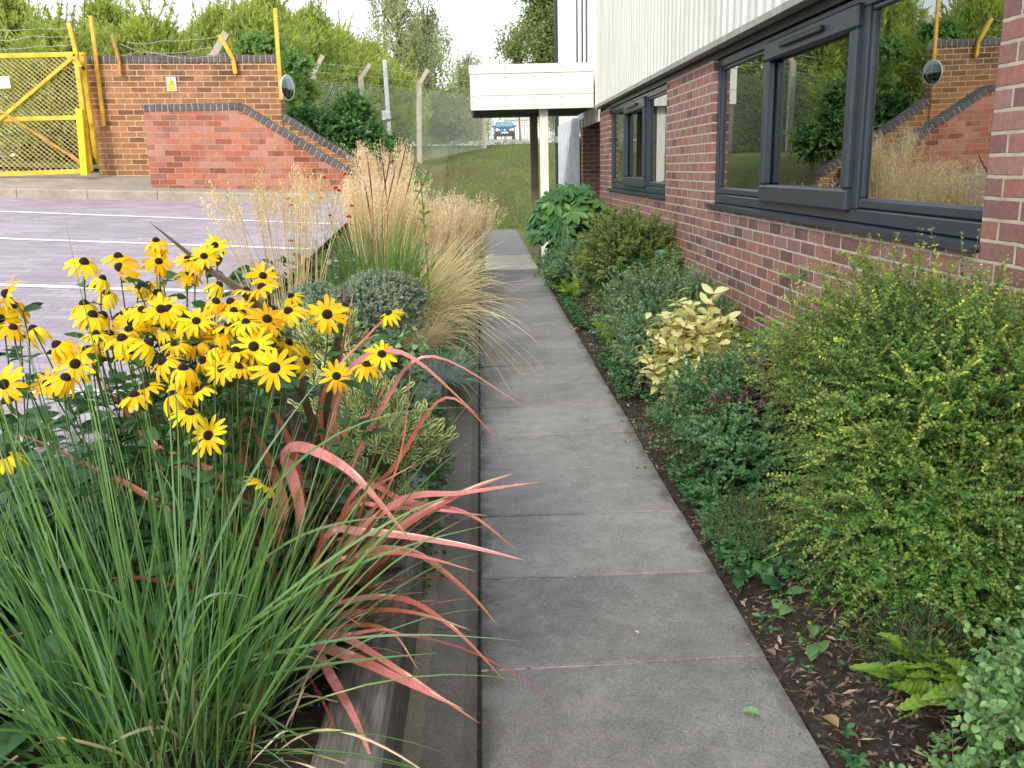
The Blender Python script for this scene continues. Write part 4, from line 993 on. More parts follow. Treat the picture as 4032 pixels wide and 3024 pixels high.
def birch(name, x, y, z, h, w, label, n=170, cat='tree', mat='birch', seed=3, hang=2.2, leaf=.16, skew=0):
    e = empty(name, (x, y, z), label, cat); ST = Leaves(); L = Leaves()
    t = np.linspace(0, 1, 9)[None, :, None]
    ST.stems(np.array([[[x, y, z]]]) + np.array([skew * .5, 0, h * .93]) * t + rng.normal(size=(1, 9, 3)) * .12, np.linspace(.22, .03, 9)[None])
    nb = n; u = rnd(nb, .25, 1); a = rnd(nb, 0, 2 * pi); rr = w * np.sqrt(1 - (u - .3) ** 2 * 1.4).clip(.15, 1) * rnd(nb, .3, 1)
    top = np.c_[x + skew * u * .5 + rr * np.cos(a), y + rr * np.sin(a), z + h * u * (1 - .12 * rr / w)]
    B = np.c_[np.full(nb, x) + skew * .4 * u, np.full(nb, y), z + h * u * .82]
    k = np.linspace(0, 1, 6)[None, :, None]; C = B[:, None] * (1 - k) + top[:, None] * k + np.array([0, 0, 1]) * np.sin(k * pi) * .5
    ST.stems(C, .05 * (1 - .8 * k[..., 0]) * np.ones((nb, 1)))
    m = 5; H = rnd((nb, m), .4, 1) * hang; s0 = top[:, None] + rng.normal(size=(nb, m, 3)) * .35
    q = 46; tt_ = rnd((nb, m, q)); P = s0[:, :, None] - np.array([0, 0, 1.0]) * (H[..., None] * tt_)[..., None] + rng.normal(size=(nb, m, q, 3)) * (.12 * (1.2 - tt_))[..., None]
    D = unit(rng.normal(size=P.shape) * .5 - np.array([0, 0, .9]))
    L.rhomb(P.reshape(-1, 3), D.reshape(-1, 3), leaf * rnd(P.size // 3, .6, 1.3), leaf * .55, r=np.clip(np.repeat(rnd(nb * m, 0, .7), q) + rnd(nb * m * q, 0, .3), 0, 1))
    ST.build('trunk', MT['bark'], e); L.build('crown', MT[mat], e)
q = at(1575, 600, 45); birch('weeping_birch', q[0], 45, 2.6, 10.0, 1.7, 'tall weeping birch against the white sky left of centre', n=62, hang=2.6, skew=.5)
q = at(1700, 600, 47); birch('weeping_birch', q[0], 47, 2.6, 7.2, 1.2, 'lower arm of weeping birch hanging over the mesh fence', n=42, hang=2.6)
q = at(1850, 560, 56); birch('weeping_birch', q[0], 56, 2.9, 5.6, 1.3, 'small weeping birch left of the white canopy', n=42, hang=2)
def broad(x, y, z, h, w, label, n=330, seed=5, cat='tree', zlo=.28, leaf=.17, mat='broadtree', tr=1.0):
    e = empty('tree', (x, y, z), label, cat); ST = Leaves(); L = Leaves(); t = np.linspace(0, 1, 7)[None, :, None]
    ST.stems(np.array([[[x, y, z]]]) + np.array([0, 0, h * .8]) * t + rng.normal(size=(1, 7, 3)) * .1 * tr, np.linspace(.25, .05, 7)[None] * tr)
    c = np.array([x, y, z + h * (zlo + 1) / 2]); rad = np.array([w, w, h * (1 - zlo) / 2])
    d = rdir(n); P = c + d * rad * (rnd(n, .3, 1) ** .5 * (1 + .3 * lump(d, seed, 2.5)))[:, None]
    B = np.c_[np.full(n, x), np.full(n, y), z + (P[:, 2] - z) * .7]; k = np.linspace(0, 1, 5)[None, :, None]
    ST.stems(B[:, None] * (1 - k) + P[:, None] * k, .05 * (1 - .8 * k[..., 0]) * np.ones((n, 1)))
    m = 70; Q = P[:, None] + rng.normal(size=(n, m, 3)) * np.array([.32, .32, .22])
    L.rhomb(Q.reshape(-1, 3), rdir(n * m), leaf * rnd(n * m, .6, 1.2), leaf * .6, r=np.clip(np.repeat(rnd(n, 0, .7), m) + rnd(n * m, 0, .3), 0, 1))
    ST.build('trunk', MT['bark'], e); L.build('crown', MT[mat], e)
q = at(2175, 300, 42); broad(q[0] + .3, 42, 2.4, 7.9, 1.35, 'green tree rising above the canopy roof beside the office corner')
q = at(2030, 215, 44); broad(q[0] + .15, 44, 2.5, 5.6, .85, 'thin drooping tree top showing above the canopy roof', n=26, zlo=.68, tr=.25)
for px, Yd, h, lb in ((1330, 30, 2.6, 'dark bush behind the mesh left of the second cranked post'), (1500, 33, 2.4, 'brown green bush behind the steel column'), (1750, 40, 2.6, 'bush under the birch arm behind the mesh fence'), (2240, 50, 3.4, 'bush at the road edge right of the car'), (1845, 60, 2.4, 'bush in front of the palisade left of the car'), (1220, 26, 2.4, 'bush behind the fence beside the round mirror')):
    q = at(px, 500, Yd); broad(q[0], Yd, bank(q[0], Yd) - .2, h, h * .45, lb, n=110, zlo=.05, cat='shrub', leaf=.13)

def mound(name, label, comps, mat, n, leaf, broadl=False, cat='shrub', group=None, **k):
    e = empty(name, comps[0][0], label, cat, group); L = Leaves(); ST = Leaves()
    for i, (c, r) in enumerate(comps): twigs(c, r, n, k.get('tl', .2), k.get('nl', 7), leaf, leaf * k.get('asp', .55), L=L, ST=ST, seed=i + 11, broad=broadl, up=k.get('up', .3), young=k.get('young', 0), zmin=-5, inner=.6, lumpa=.3)
    L.build('foliage', MT[mat], e); ST.build('stems', MT['twig'], e); return e
g = lambda x, y, Y: tuple(at(x, y, Y))
mound('ivy', 'glossy dark ivy mound spilling behind the sloping wall coping', [(g(1195, 520, 14.2), (.26, .4, .26)), (g(1290, 560, 14), (.4, .4, .32)), (g(1400, 560, 13.8), (.3, .3, .34)), (g(1490, 610, 13.8), (.3, .3, .2)), (g(1390, 470, 14), (.2, .2, .24))], 'ivy', 420, .07, asp=.8)
mound('climber', 'pale green climber growing over the right end of the tan wall coping', [(g(1030, 205, 13.5), (.26, .15, .14)), (g(1170, 275, 14.5), (.16, .2, .2)), (g(1185, 400, 15), (.2, .3, .4))], 'climber', 200, .05, asp=.8)
# weeds along the foot of the mesh fence
mound('weeds', 'straggly weeds and pale flowers along the foot of the mesh fence', [((x, 30 + x * .4 + .5, bank(x, 30.5) + .02), (.3, .25, .13 + .1 * abs(sin(x * 3)))) for x in np.arange(-1.6, 3.6, .5)], 'paleshrub', 42, .045, asp=.5, tl=.22)

# turf blades on the bank
def turfb(n):
    x = rnd(n, -1.0, 2.6); y = 22 + 9 * rnd(n) ** 1.2; z = np.array([bank(a, b) for a, b in zip(x, y)]); L = Leaves()
    P = np.c_[x, y, z]; L.rhomb(P, unit(np.c_[rng.normal(size=(n, 2)) * .5, np.ones(n)]), rnd(n, .03, .1), .012, N=rdir(n))
    n2 = 900; P = np.c_[rnd(n2, .87, 1.75), rnd(n2, 13.4, 21.5), np.zeros(n2)]; L.rhomb(P, unit(np.c_[rng.normal(size=(n2, 2)) * .5, np.ones(n2)]), rnd(n2, .03, .07), .01)
    tag(L.build('grass', MT['turfblade']), 'rough mown grass on the bank and beside the far path', 'grass', kind='stuff')
turfb(26000)

# ================================================================== RIGHT HAND BED
_k = dict(tl=.13, nl=8, ll=.0175, lw=.0125, long=.12, lumpa=.34, lumpf=9)
shrub('box_honeysuckle', 'large golden box honeysuckle bush filling the bed below the big window', (1.45, 2.85, .02), [
    dict(c=(1.52, 2.98, .55), rad=(.4, .6, .5), n=3000, up=.4, young=.9, seed=2, spread=.45, stems=40, inner=.55, **_k),
    dict(c=(1.55, 2.8, .76), rad=(.36, .45, .28), n=1000, up=.8, young=1, seed=5, spread=.45, stems=16, inner=.3, **{**_k, 'long': .3, 'tl': .16}),
    dict(c=(1.42, 2.62, .3), rad=(.34, .4, .34), n=2100, up=.15, young=.4, seed=9, spread=.5, stems=6, inner=.65, **_k),
    dict(c=(1.46, 2.45, .2), rad=(.32, .32, .2), n=1100, up=.1, young=.15, seed=19, spread=.5, stems=4, inner=.6, **_k)], 'lonicera', st_r=.006, stemm='greentwig')
shrub('box_honeysuckle', 'rounded olive box honeysuckle bush against the wall between the two windows', (1.42, 8.3, .02), [
    dict(c=(1.4, 8.25, .52), rad=(.46, .6, .52), n=3000, tl=.13, nl=8, ll=.024, lw=.017, up=.45, young=.9, seed=3, spread=.4, lumpa=.2, lumpf=5, stems=10)], 'lonicera2', stemm='greentwig')
shrub('small_shrub', 'low blue green shrub in front of the fatsia beside the path', (1.25, 11, .02), [
    dict(c=(1.2, 10.9, .26), rad=(.45, .95, .32), n=1300, tl=.13, nl=7, ll=.038, lw=.024, seed=4, young=.5, stems=8)], 'greyshrub')
shrub('privet', 'grey green small leaved shrub behind the cream variegated bush', (1.35, 6.2, .02), [
    dict(c=(1.35, 6.25, .3), rad=(.42, .75, .38), n=1500, tl=.16, nl=7, ll=.03, lw=.02, lumpa=.3, lumpf=5, seed=6, young=.6, up=.7, stems=10),
    dict(c=(1.12, 5.6, .25), rad=(.24, .4, .3), n=420, tl=.14, nl=7, ll=.03, lw=.02, seed=16, young=.4, up=.5, stems=5)], 'greyshrub')
shrub('hebe', 'spreading dark green shrub between the cream bush and the golden honeysuckle', (1.3, 4.1, .02), [
    dict(c=(1.26, 4.0, .22), rad=(.36, .48, .31), n=1300, tl=.13, nl=6, ll=.03, lw=.019, lumpa=.3, lumpf=6, seed=7, young=.5, up=.5, stems=10),
    dict(c=(1.52, 4.3, .3), rad=(.26, .36, .25), n=500, tl=.15, nl=7, ll=.024, lw=.017, seed=17, young=.6, up=.8, stems=6),
    dict(c=(1.25, 3.75, .16), rad=(.3, .3, .2), n=480, tl=.1, nl=6, ll=.032, lw=.02, seed=27, young=.2, up=.3, stems=4)], 'hebe')
shrub('heuchera', 'band of purple brown leaves between the dark green shrub and the honeysuckle', (1.35, 3.75, .2), [
    dict(c=(1.32, 3.78, .36), rad=(.3, .1, .1), n=180, tl=.08, nl=5, ll=.035, lw=.02, seed=8, stems=0),
    dict(c=(1.5, 3.9, .5), rad=(.22, .14, .1), n=150, tl=.08, nl=5, ll=.03, lw=.018, seed=18, stems=0)], 'purple')
# cream variegated shrub: upright red-brown stems with large leaves
def variegated():
    e = empty('variegated_shrub', (1.24, 5.2, .02), 'cream and yellow variegated bush with reddish stems in the middle of the bed', 'shrub'); L = Leaves(); ST = Leaves()
    n = 62; a = rnd(n, 0, 2 * pi); r = rnd(n) ** .6; top = np.c_[1.27 + .36 * r * np.cos(a), 5.05 + .4 * r * np.sin(a), .66 - .34 * r ** 2 + rng.normal(size=n) * .06]
    B = np.array([1.27, 5.1, .02]) + np.c_[rng.normal(size=(n, 2)) * .05, np.zeros(n)]
    k = np.linspace(0, 1, 8)[None, :, None]; C = B[:, None] * (1 - k) + top[:, None] * k + np.c_[np.cos(a) * .05, np.sin(a) * .05, np.zeros(n)][:, None] * np.sin(k * pi); ST.stems(C, .004)
    for j in range(10):
        f = .2 + .8 * j / 9; i = min(6, int(f * 7)); u = f * 7 - i; P = C[:, i] * (1 - u) + C[:, i + 1] * u
        for sgn in (0, 1):
            aa = a + j * 1.5 + sgn * pi + rng.normal(size=n) * .4; up = .1 + .5 * f
            D = np.c_[np.cos(aa), np.sin(aa), up * np.ones(n) + rng.normal(size=n) * .25]
            keep = rnd(n) < .86
            L.grid(P[keep], D[keep], rnd(keep.sum(), .07, .11), rnd(keep.sum(), .038, .055), prof=((0, .08), (.15, .6), (.4, 1), (.65, .9), (.88, .4), (1, 0)), droop=rnd(keep.sum(), .1, .5), fold=.12, r=np.clip(rnd(keep.sum(), 0, .6) + .4 * (1 - f), 0, 1) if f < .55 else rnd(keep.sum(), 0, .75))
    L.build('foliage', MT['variegated'], e, smooth=True); ST.build('stems', plain('red_brown_stem', (.3, .13, .05), .7), e)
variegated()
# fatsia
def fatsia():
    e = empty('fatsia', (1.3, 12.2, .02), 'glossy fatsia with big hand shaped leaves in front of the canopy post', 'shrub'); V = []; F = []; T = []; n = 0; ST = Leaves()
    m = 120; d = rdir(m); d[:, 2] = np.abs(d[:, 2]); d[:, 1] = -np.abs(d[:, 1]) * .9
    c = np.array([1.22, 12.3, .72])
    for i in range(m):
        q = c + d[i] * np.array([.6, .5, .56]) * random.uniform(.55, 1.02); q[2] -= random.uniform(0, .35) if i % 2 else 0
        R = random.uniform(.17, .27); N = Vector(unit(d[i] * .45 + np.array([-.1, -.55, .75]) + rng.normal(size=3) * .25)); M_ = N.to_track_quat('Z', 'Y').to_matrix() @ Matrix.Rotation(random.uniform(0, 6), 3, 'Z')
        r = random.random(); lobes = 8; ctr = n; V.append(tuple(Vector(q))); T.append((r, 0, 0, 1)); n += 1
        pts = []
        for k in range(lobes):
            a0 = (k - (lobes - 1) / 2) * .72; ln = R * (1 - .09 * abs(k - 3.5))
            for da, rr, dz in ((-.35, .6, 0), (-.26, .86, .01), (0, 1.1, -.02), (.26, .86, .01), (.35, .6, 0)):
                pts.append((a0 + da * 1.0, ln * rr, dz * (1 if rr < 1 else 1)))
        idx = []
        for a_, rr, dz in pts:
            p = M_ @ Vector((rr * cos(a_), rr * sin(a_), dz * .6 - rr * rr * .9)) + Vector(q); V.append(tuple(p)); T.append((r, 1 if rr > .5 * R else 0, 0, 1)); idx.append(n); n += 1
        for k in range(0, len(idx) - 1, 2): F.append([ctr, idx[k], idx[k + 1], idx[min(k + 2, len(idx) - 1)]])
        C = np.array([[c + np.array([0, 0, -.65]), (c + q) / 2 - np.array([0, 0, .1]), q]]); ST.stems(C, .004)
    link('foliage', rawmesh('foliage', V, F, T), MT['fatsia'], e); ST.build('stems', MT['stem'], e)
fatsia()
def fern(base, label, n, L0, az, W=.05, seed=0, lift=.7):
    e = empty('hart_tongue_fern', base, label, 'fern', "hart's tongue ferns along the right bed"); L = Leaves(); base = np.array(base)
    a = np.linspace(az[0], az[1], n) + rng.normal(size=n) * .15; el = lift + rng.normal(size=n) * .22
    D = np.c_[np.cos(a) * np.cos(el), np.sin(a) * np.cos(el), np.sin(el)]
    k = 34; t = np.linspace(0, 1, k); pf = [(x, float(min(1, .25 + x * 2.2) * min(1, (1 - x) * 4.5) ** .6 + .0)) for x in t]; pf = [(x, w * (1 + .13 * (-1) ** i)) for i, (x, w) in enumerate(pf)]
    L.grid(base + rng.normal(size=(n, 3)) * .015, D, L0 * rnd(n, .75, 1.1), W * rnd(n, .85, 1.1), prof=pf, droop=rnd(n, .15, .45), fold=.14, wave=.1, rib=.0012)
    L.build('fronds', MT['fern'], e); return e
fern(tuple(at(3900, 2760, 1.98)), 'large lime green fern at the bottom right in front of the honeysuckle', 20, .35, (2.2, 4.0), W=.05, lift=.6)
fern((1.12, 7.0, .03), 'lime fern at the path edge left of the grey green shrub', 9, .34, (1.6, 4.6), W=.06, lift=.9)
fern((1.06, 9.7, .03), 'lime fern at the foot of the olive honeysuckle nearest the path', 9, .36, (1.5, 4.6), W=.07, lift=.9)
fern((1.02, 11.0, .03), 'small upright fern standing in the low blue green shrub', 6, .42, (1.2, 4.2), W=.07, lift=1.1)
# broad leaved plant by the wall
def broadplant(base, label, n, h, w, ll, mat, name='broad_leaved_plant', group=None):
    e = empty(name, base, label, 'plant', group); L = Leaves(); ST = Leaves(); b = np.array(base, float)
    a = rnd(n, 0, 2 * pi); r = rnd(n) ** .5; top = b + np.c_[w * r * np.cos(a), w * r * np.sin(a), h * rnd(n, .5, 1)]; B = b + np.c_[rng.normal(size=(n, 2)) * .03, np.zeros(n)]
    k = np.linspace(0, 1, 6)[None, :, None]; C = B[:, None] * (1 - k) + top[:, None] * k; ST.stems(C, .003)
    for j in range(1, 6):
        m = 3; P = np.repeat(C[:, j], m, 0); aa = rnd(n * m, 0, 2 * pi); L.grid(P, np.c_[np.cos(aa), np.sin(aa), rnd(n * m, -.1, .6)], ll * rnd(n * m, .6, 1.1), ll * .45, droop=rnd(n * m, .1, .4))
    L.build('foliage', MT[mat], e, smooth=True); ST.build('stems', MT['stem'], e)
broadplant((1.42, 6.95, .05), 'dark broad leaved plant between the olive honeysuckle and the wall', 14, .72, .26, .12, 'hydrangea')
broadplant((1.6, 5.0, .2), 'lime leaved plant close to the wall behind the dark green shrub', 8, .36, .14, .12, 'lime')
shrub('small_shrub', 'pale fresh green shrub in the bottom right corner', (1.3, 1.72, .02), [
    dict(c=(1.36, 1.66, .2), rad=(.26, .24, .32), n=520, tl=.13, nl=6, ll=.027, lw=.019, seed=12, young=.6, up=.7, broad=True, stems=8),
    dict(c=(1.1, 1.66, .06), rad=(.12, .16, .1), n=40, tl=.1, nl=5, ll=.024, lw=.016, seed=13, young=.5, up=.8, broad=True, stems=4)], 'paleshrub')
shrub('small_shrub', 'little dark green bush left of the large lime fern', (1.2, 2.16, .02), [
    dict(c=(1.2, 2.14, .1), rad=(.14, .15, .15), n=420, tl=.05, nl=6, ll=.018, lw=.006, seed=14, young=.5, up=.6, stems=5)], 'darklow')
# ground cover and weeds
def groundcover():
    L = Leaves(); n = 4200; x = .87 + .4 * rnd(n) ** 1.4; y = rnd(n, 2.6, 12); den = lump(np.c_[x, y, 0 * x], 4, 2.2) + .5 * ((y > 2.6) & (y < 4.0)); k = (den > .3) & (x < .87 + .25 * rnd(n)) | (y > 2.75) & (y < 3.9) & (den > -.6) | (y > 2.3) & (y < 2.75) & (den > .1); x, y = x[k], y[k]; n = len(x)
    for j in range(3):
        a = rnd(n, 0, 2 * pi); L.grid(np.c_[x, y, .035 + rnd(n, 0, .05)], np.c_[np.cos(a), np.sin(a), rnd(n, .0, .8)], rnd(n, .02, .05), rnd(n, .012, .026), droop=.2)
    n = 240; x = .87 + .5 * rnd(n); y = rnd(n, 1.5, 2.8); a = rnd(n, 0, 2 * pi); cl = (lump(np.c_[x, y, 0 * x], 8, 7) > .35); x, y, a = x[cl], y[cl], a[cl]; m = len(x)
    for j in range(4): L.grid(np.c_[x, y, .03 + 0 * x], np.c_[np.cos(a + j * 1.6), np.sin(a + j * 1.6), rnd(m, 0, .5)], rnd(m, .02, .035), .014, droop=.2)
    tag(L.build('ground_cover', MT['weed']), 'low green weeds creeping over the mulch beside the path', 'weeds', kind='stuff')
groundcover()
shrub('forget_me_not', 'feathery low weed patch with tiny pale flowers at the path edge before the honeysuckle', (1.02, 3.2, .02), [
    dict(c=(1.03, 3.15, .05), rad=(.15, .28, .09), n=420, tl=.07, nl=6, ll=.02, lw=.006, seed=15, up=.5, stems=0)], 'weed')
def broadrosette(base, label, n, ll, mat='hydrangea'):
    e = empty('broad_leaf_weed', base, label, 'plant'); L = Leaves(); a = rnd(n, 0, 2 * pi); b = np.array(base)
    L.grid(b + rng.normal(size=(n, 3)) * .05 * np.array([1, 1.6, .3]), np.c_[np.cos(a), np.sin(a), rnd(n, .1, .7)], ll * rnd(n, .7, 1.1), ll * .5, droop=rnd(n, .2, .5)); L.build('foliage', MT[mat], e, smooth=True)
broadrosette((.97, 2.72, .04), 'broad grey green leaves lying over the slab edge below the golden bush', 16, .085)
broadrosette((1.0, 2.5, .03), 'yellowing broad leaves at the bush foot beside the slab edge', 9, .08, 'paleshrub')

# bark mulch and fallen leaves
def chips(n, x0, x1, y0, y1, zf, name, label, s0=.008, s1=.03, p=1.0):
    x = rnd(n, x0, x1); y = y0 + (y1 - y0) * rnd(n) ** p; z = np.array([zf(a, b) for a, b in zip(x, y)]) + rnd(n, .0, .012)
    L = Leaves(); D = unit(np.c_[rng.normal(size=(n, 2)), rng.normal(size=n) * .3]); L.rhomb(np.c_[x, y, z], D, rnd(n, s0, s1), rnd(n, s0 * .25, s1 * .3), N=unit(np.c_[rng.normal(size=(n, 2)) * .4, np.ones(n)]), r=rnd(n) ** 1.3)
    tag(L.build(name, MT['chip']), label, 'mulch', kind='stuff')
chips(20000, .86, 1.8, 1.4, 12, lambda x, y: -.02 + .05 * sm(.85, 1.1, x) + .015 * sin(x * 23 + y * 7) * sin(y * 19), 'bark_mulch', 'brown bark mulch covering the bed beside the office wall', .012, .05, 1.7)
chips(6000, -1.3, -.41, 1.0, 5, bed_z, 'bark_mulch', 'dark bark mulch on the soil of the raised planter', .008, .03, 1.5)
def deadleaf(x, y, z, label, s=.045, mat='deadleaf'):
    L = Leaves(); a = random.uniform(0, 6); L.grid(np.array([[x, y, z]]), np.array([[cos(a), sin(a), .15]]), s, s * .55, droop=np.array([.3]), fold=.25, N=np.array([[0, 0, 1.0]]))
    tag(L.build('fallen_leaf', MT[mat], smooth=True), label, 'leaf', 'leaves fallen about the path')
for x, y, z, lb, s, m_ in ((.905, 1.98, .03, 'large tan fallen leaf on the mulch beside the last slab', .07, 'deadleaf'), (.73, 2.08, .006, 'green fallen leaf lying on the nearest slab', .06, 'paleshrub'), (.86, 2.35, .02, 'rusty curled leaf at the slab edge', .05, 'deadleaf'), (-.52, 1.88, .33, 'small cream fallen leaf on the planter soil', .04, 'tan'),
                            (.9, 3.3, .04, 'red brown curled leaf among the weeds by the path', .05, 'deadleaf'), (.46, 2.55, .006, 'tiny tan leaf on the slab near the middle of the path', .018, 'tan'), (.3, 2.95, .006, 'tiny pale petal on the third slab', .014, 'blond'), (.88, 7.9, .03, 'orange fallen leaf beside the path near the far fern', .07, 'deadleaf'), (.0, 2.78, .006, 'small brown leaf in the joint by the kerb', .025, 'deadleaf')):
    deadleaf(x, y, z, lb, s, m_)

# ================================================================== LEFT PLANTER
def tussock(name, base, label, mat, specs, cat='ornamental grass', group=None, extra=None):
    e = empty(name, base, label, cat, group); L = Leaves()
    for sp in specs:
        C, W = fan(base, **sp); n = len(C); L.curve(C, W, N=unit(np.c_[rng.normal(size=(n, 2)), rng.normal(size=n) * .4])[:, None], tip=7)
    if extra: extra(L)
    L.build('blades', MT[mat], e); return e
def hair(name, base, label, n, L0, L1, lean, mat='blond', w=.0024, spread=.5, droop=.75, group='blond feather grasses', rb=.08):
    e = empty(name, tuple(base), label, 'ornamental grass', group); L = Leaves()
    C, W = fan(base, n, L0, L1, spread, w, lean=lean, k=14, droop=droop, rb=rb, prof=np.clip(.6 + 1.4 * np.sin(np.linspace(0, pi, 14) * .9), 0, 2) * np.array([1] * 13 + [.1]))
    ph = rnd((n, 1), 0, 6); C += (np.sin(np.linspace(0, 7, 14)[None] + ph) * .012 * np.linspace(0, 1, 14)[None])[..., None] * rdir(n)[:, None]
    L.curve(C, W, N=rdir(n)[:, None]); L.build('blades', MT[mat], e); return e
# green foreground grass
gb = np.array([-.71, 1.63, .3])
def fg_extra(L):
    # long single blades reaching right over the edging and arching in front
    arcs = [((370, 1500), (560, 1290), (800, 1180), (1080, 1130)), ((400, 1480), (640, 1380), (800, 1350), (1130, 1385)), ((400, 1560), (600, 1360), (700, 1180), (830, 1010)),
            ((340, 1500), (420, 1200), (445, 1050), (420, 880)), ((300, 1450), (240, 1150), (225, 950), (175, 790)), ((380, 1500), (520, 1100), (620, 870), (1020, 880)),
            ((330, 1500), (200, 1250), (110, 1050), (20, 930)), ((300, 1520), (180, 1400), (90, 1300), (0, 1170)), ((360, 1560), (430, 1180), (530, 1010), (730, 770)),
            ((390, 1500), (380, 1350), (410, 1230), (560, 1300)), ((400, 1520), (500, 1380), (640, 1390), (740, 1450)), ((370, 1580), (460, 1450), (620, 1560), (700, 1640)),
            ((340, 1550), (330, 1380), (300, 1270), (150, 1270)), ((330, 1560), (200, 1440), (90, 1520), (10, 1640)), ((350, 1590), (250, 1500), (170, 1570), (120, 1650)),
            ((370, 1480), (280, 1000), (180, 700), (133, 430)), ((390, 1450), (560, 1120), (700, 1130), (900, 1110)), ((395, 1500), (600, 1440), (800, 1420), (960, 1410)),
            ((380, 1500), (620, 1250), (840, 1100), (1010, 1060)), ((350, 1480), (420, 1190), (410, 1080), (330, 1000)), ((420, 1560), (520, 1470), (600, 1540), (640, 1655))]
    for i, a in enumerate(arcs):
        Ys = [1.62, 1.6, 1.6, 1.62] if i % 3 else [1.6, 1.5, 1.45, 1.5]
        P = np.array([AD(x, y, Y) for (x, y), Y in zip(a, Ys)])
        t = np.linspace(0, 1, 14)[:, None]; C = (1 - t) ** 3 * P[0] + 3 * (1 - t) ** 2 * t * P[1] * 1 + 3 * (1 - t) * t ** 2 * P[2] + t ** 3 * P[3]
        tt_ = t[:, 0]; wd = .0055 * np.minimum(1, .5 + tt_ * 2) * np.clip((1 - tt_) * 2.5, 0, 1) ** .8
        if a[3] == (133, 430): wd = wd * .45
        L.curve(C[None], wd[None], r=np.array([.55 + .45 * random.random()]), N=np.array([[[.1, -.8, .6]]]))
hair('dry_grass', (-.62, 1.66, .3), 'dead straw blades at the foot of the green grass clump', 60, .15, .5, (.1, -.1), mat='tan', w=.003, spread=.6, group=None, rb=.16)
tussock('green_grass_clump', tuple(gb), 'big arching bright green grass clump in the left foreground', 'grassgreen', [
    dict(n=235, L0=.5, L1=1.05, spread=.3, wid=.006, lean=(-.05, .1), droop=.22, rb=.2), dict(n=60, L0=.5, L1=.95, spread=.3, wid=.005, lean=(.22, .15), droop=.4, rb=.2),
    dict(n=110, L0=.3, L1=.75, spread=.95, wid=.0052, lean=(-.1, -.05), droop=.7, rb=.12),
    dict(n=110, L0=.55, L1=1.0, spread=.28, wid=.006, lean=(-.22, .25), droop=.25, rb=.18), dict(n=60, L0=.45, L1=.8, spread=.35, wid=.005, lean=(.4, .25), droop=.3, rb=.12)], extra=fg_extra)

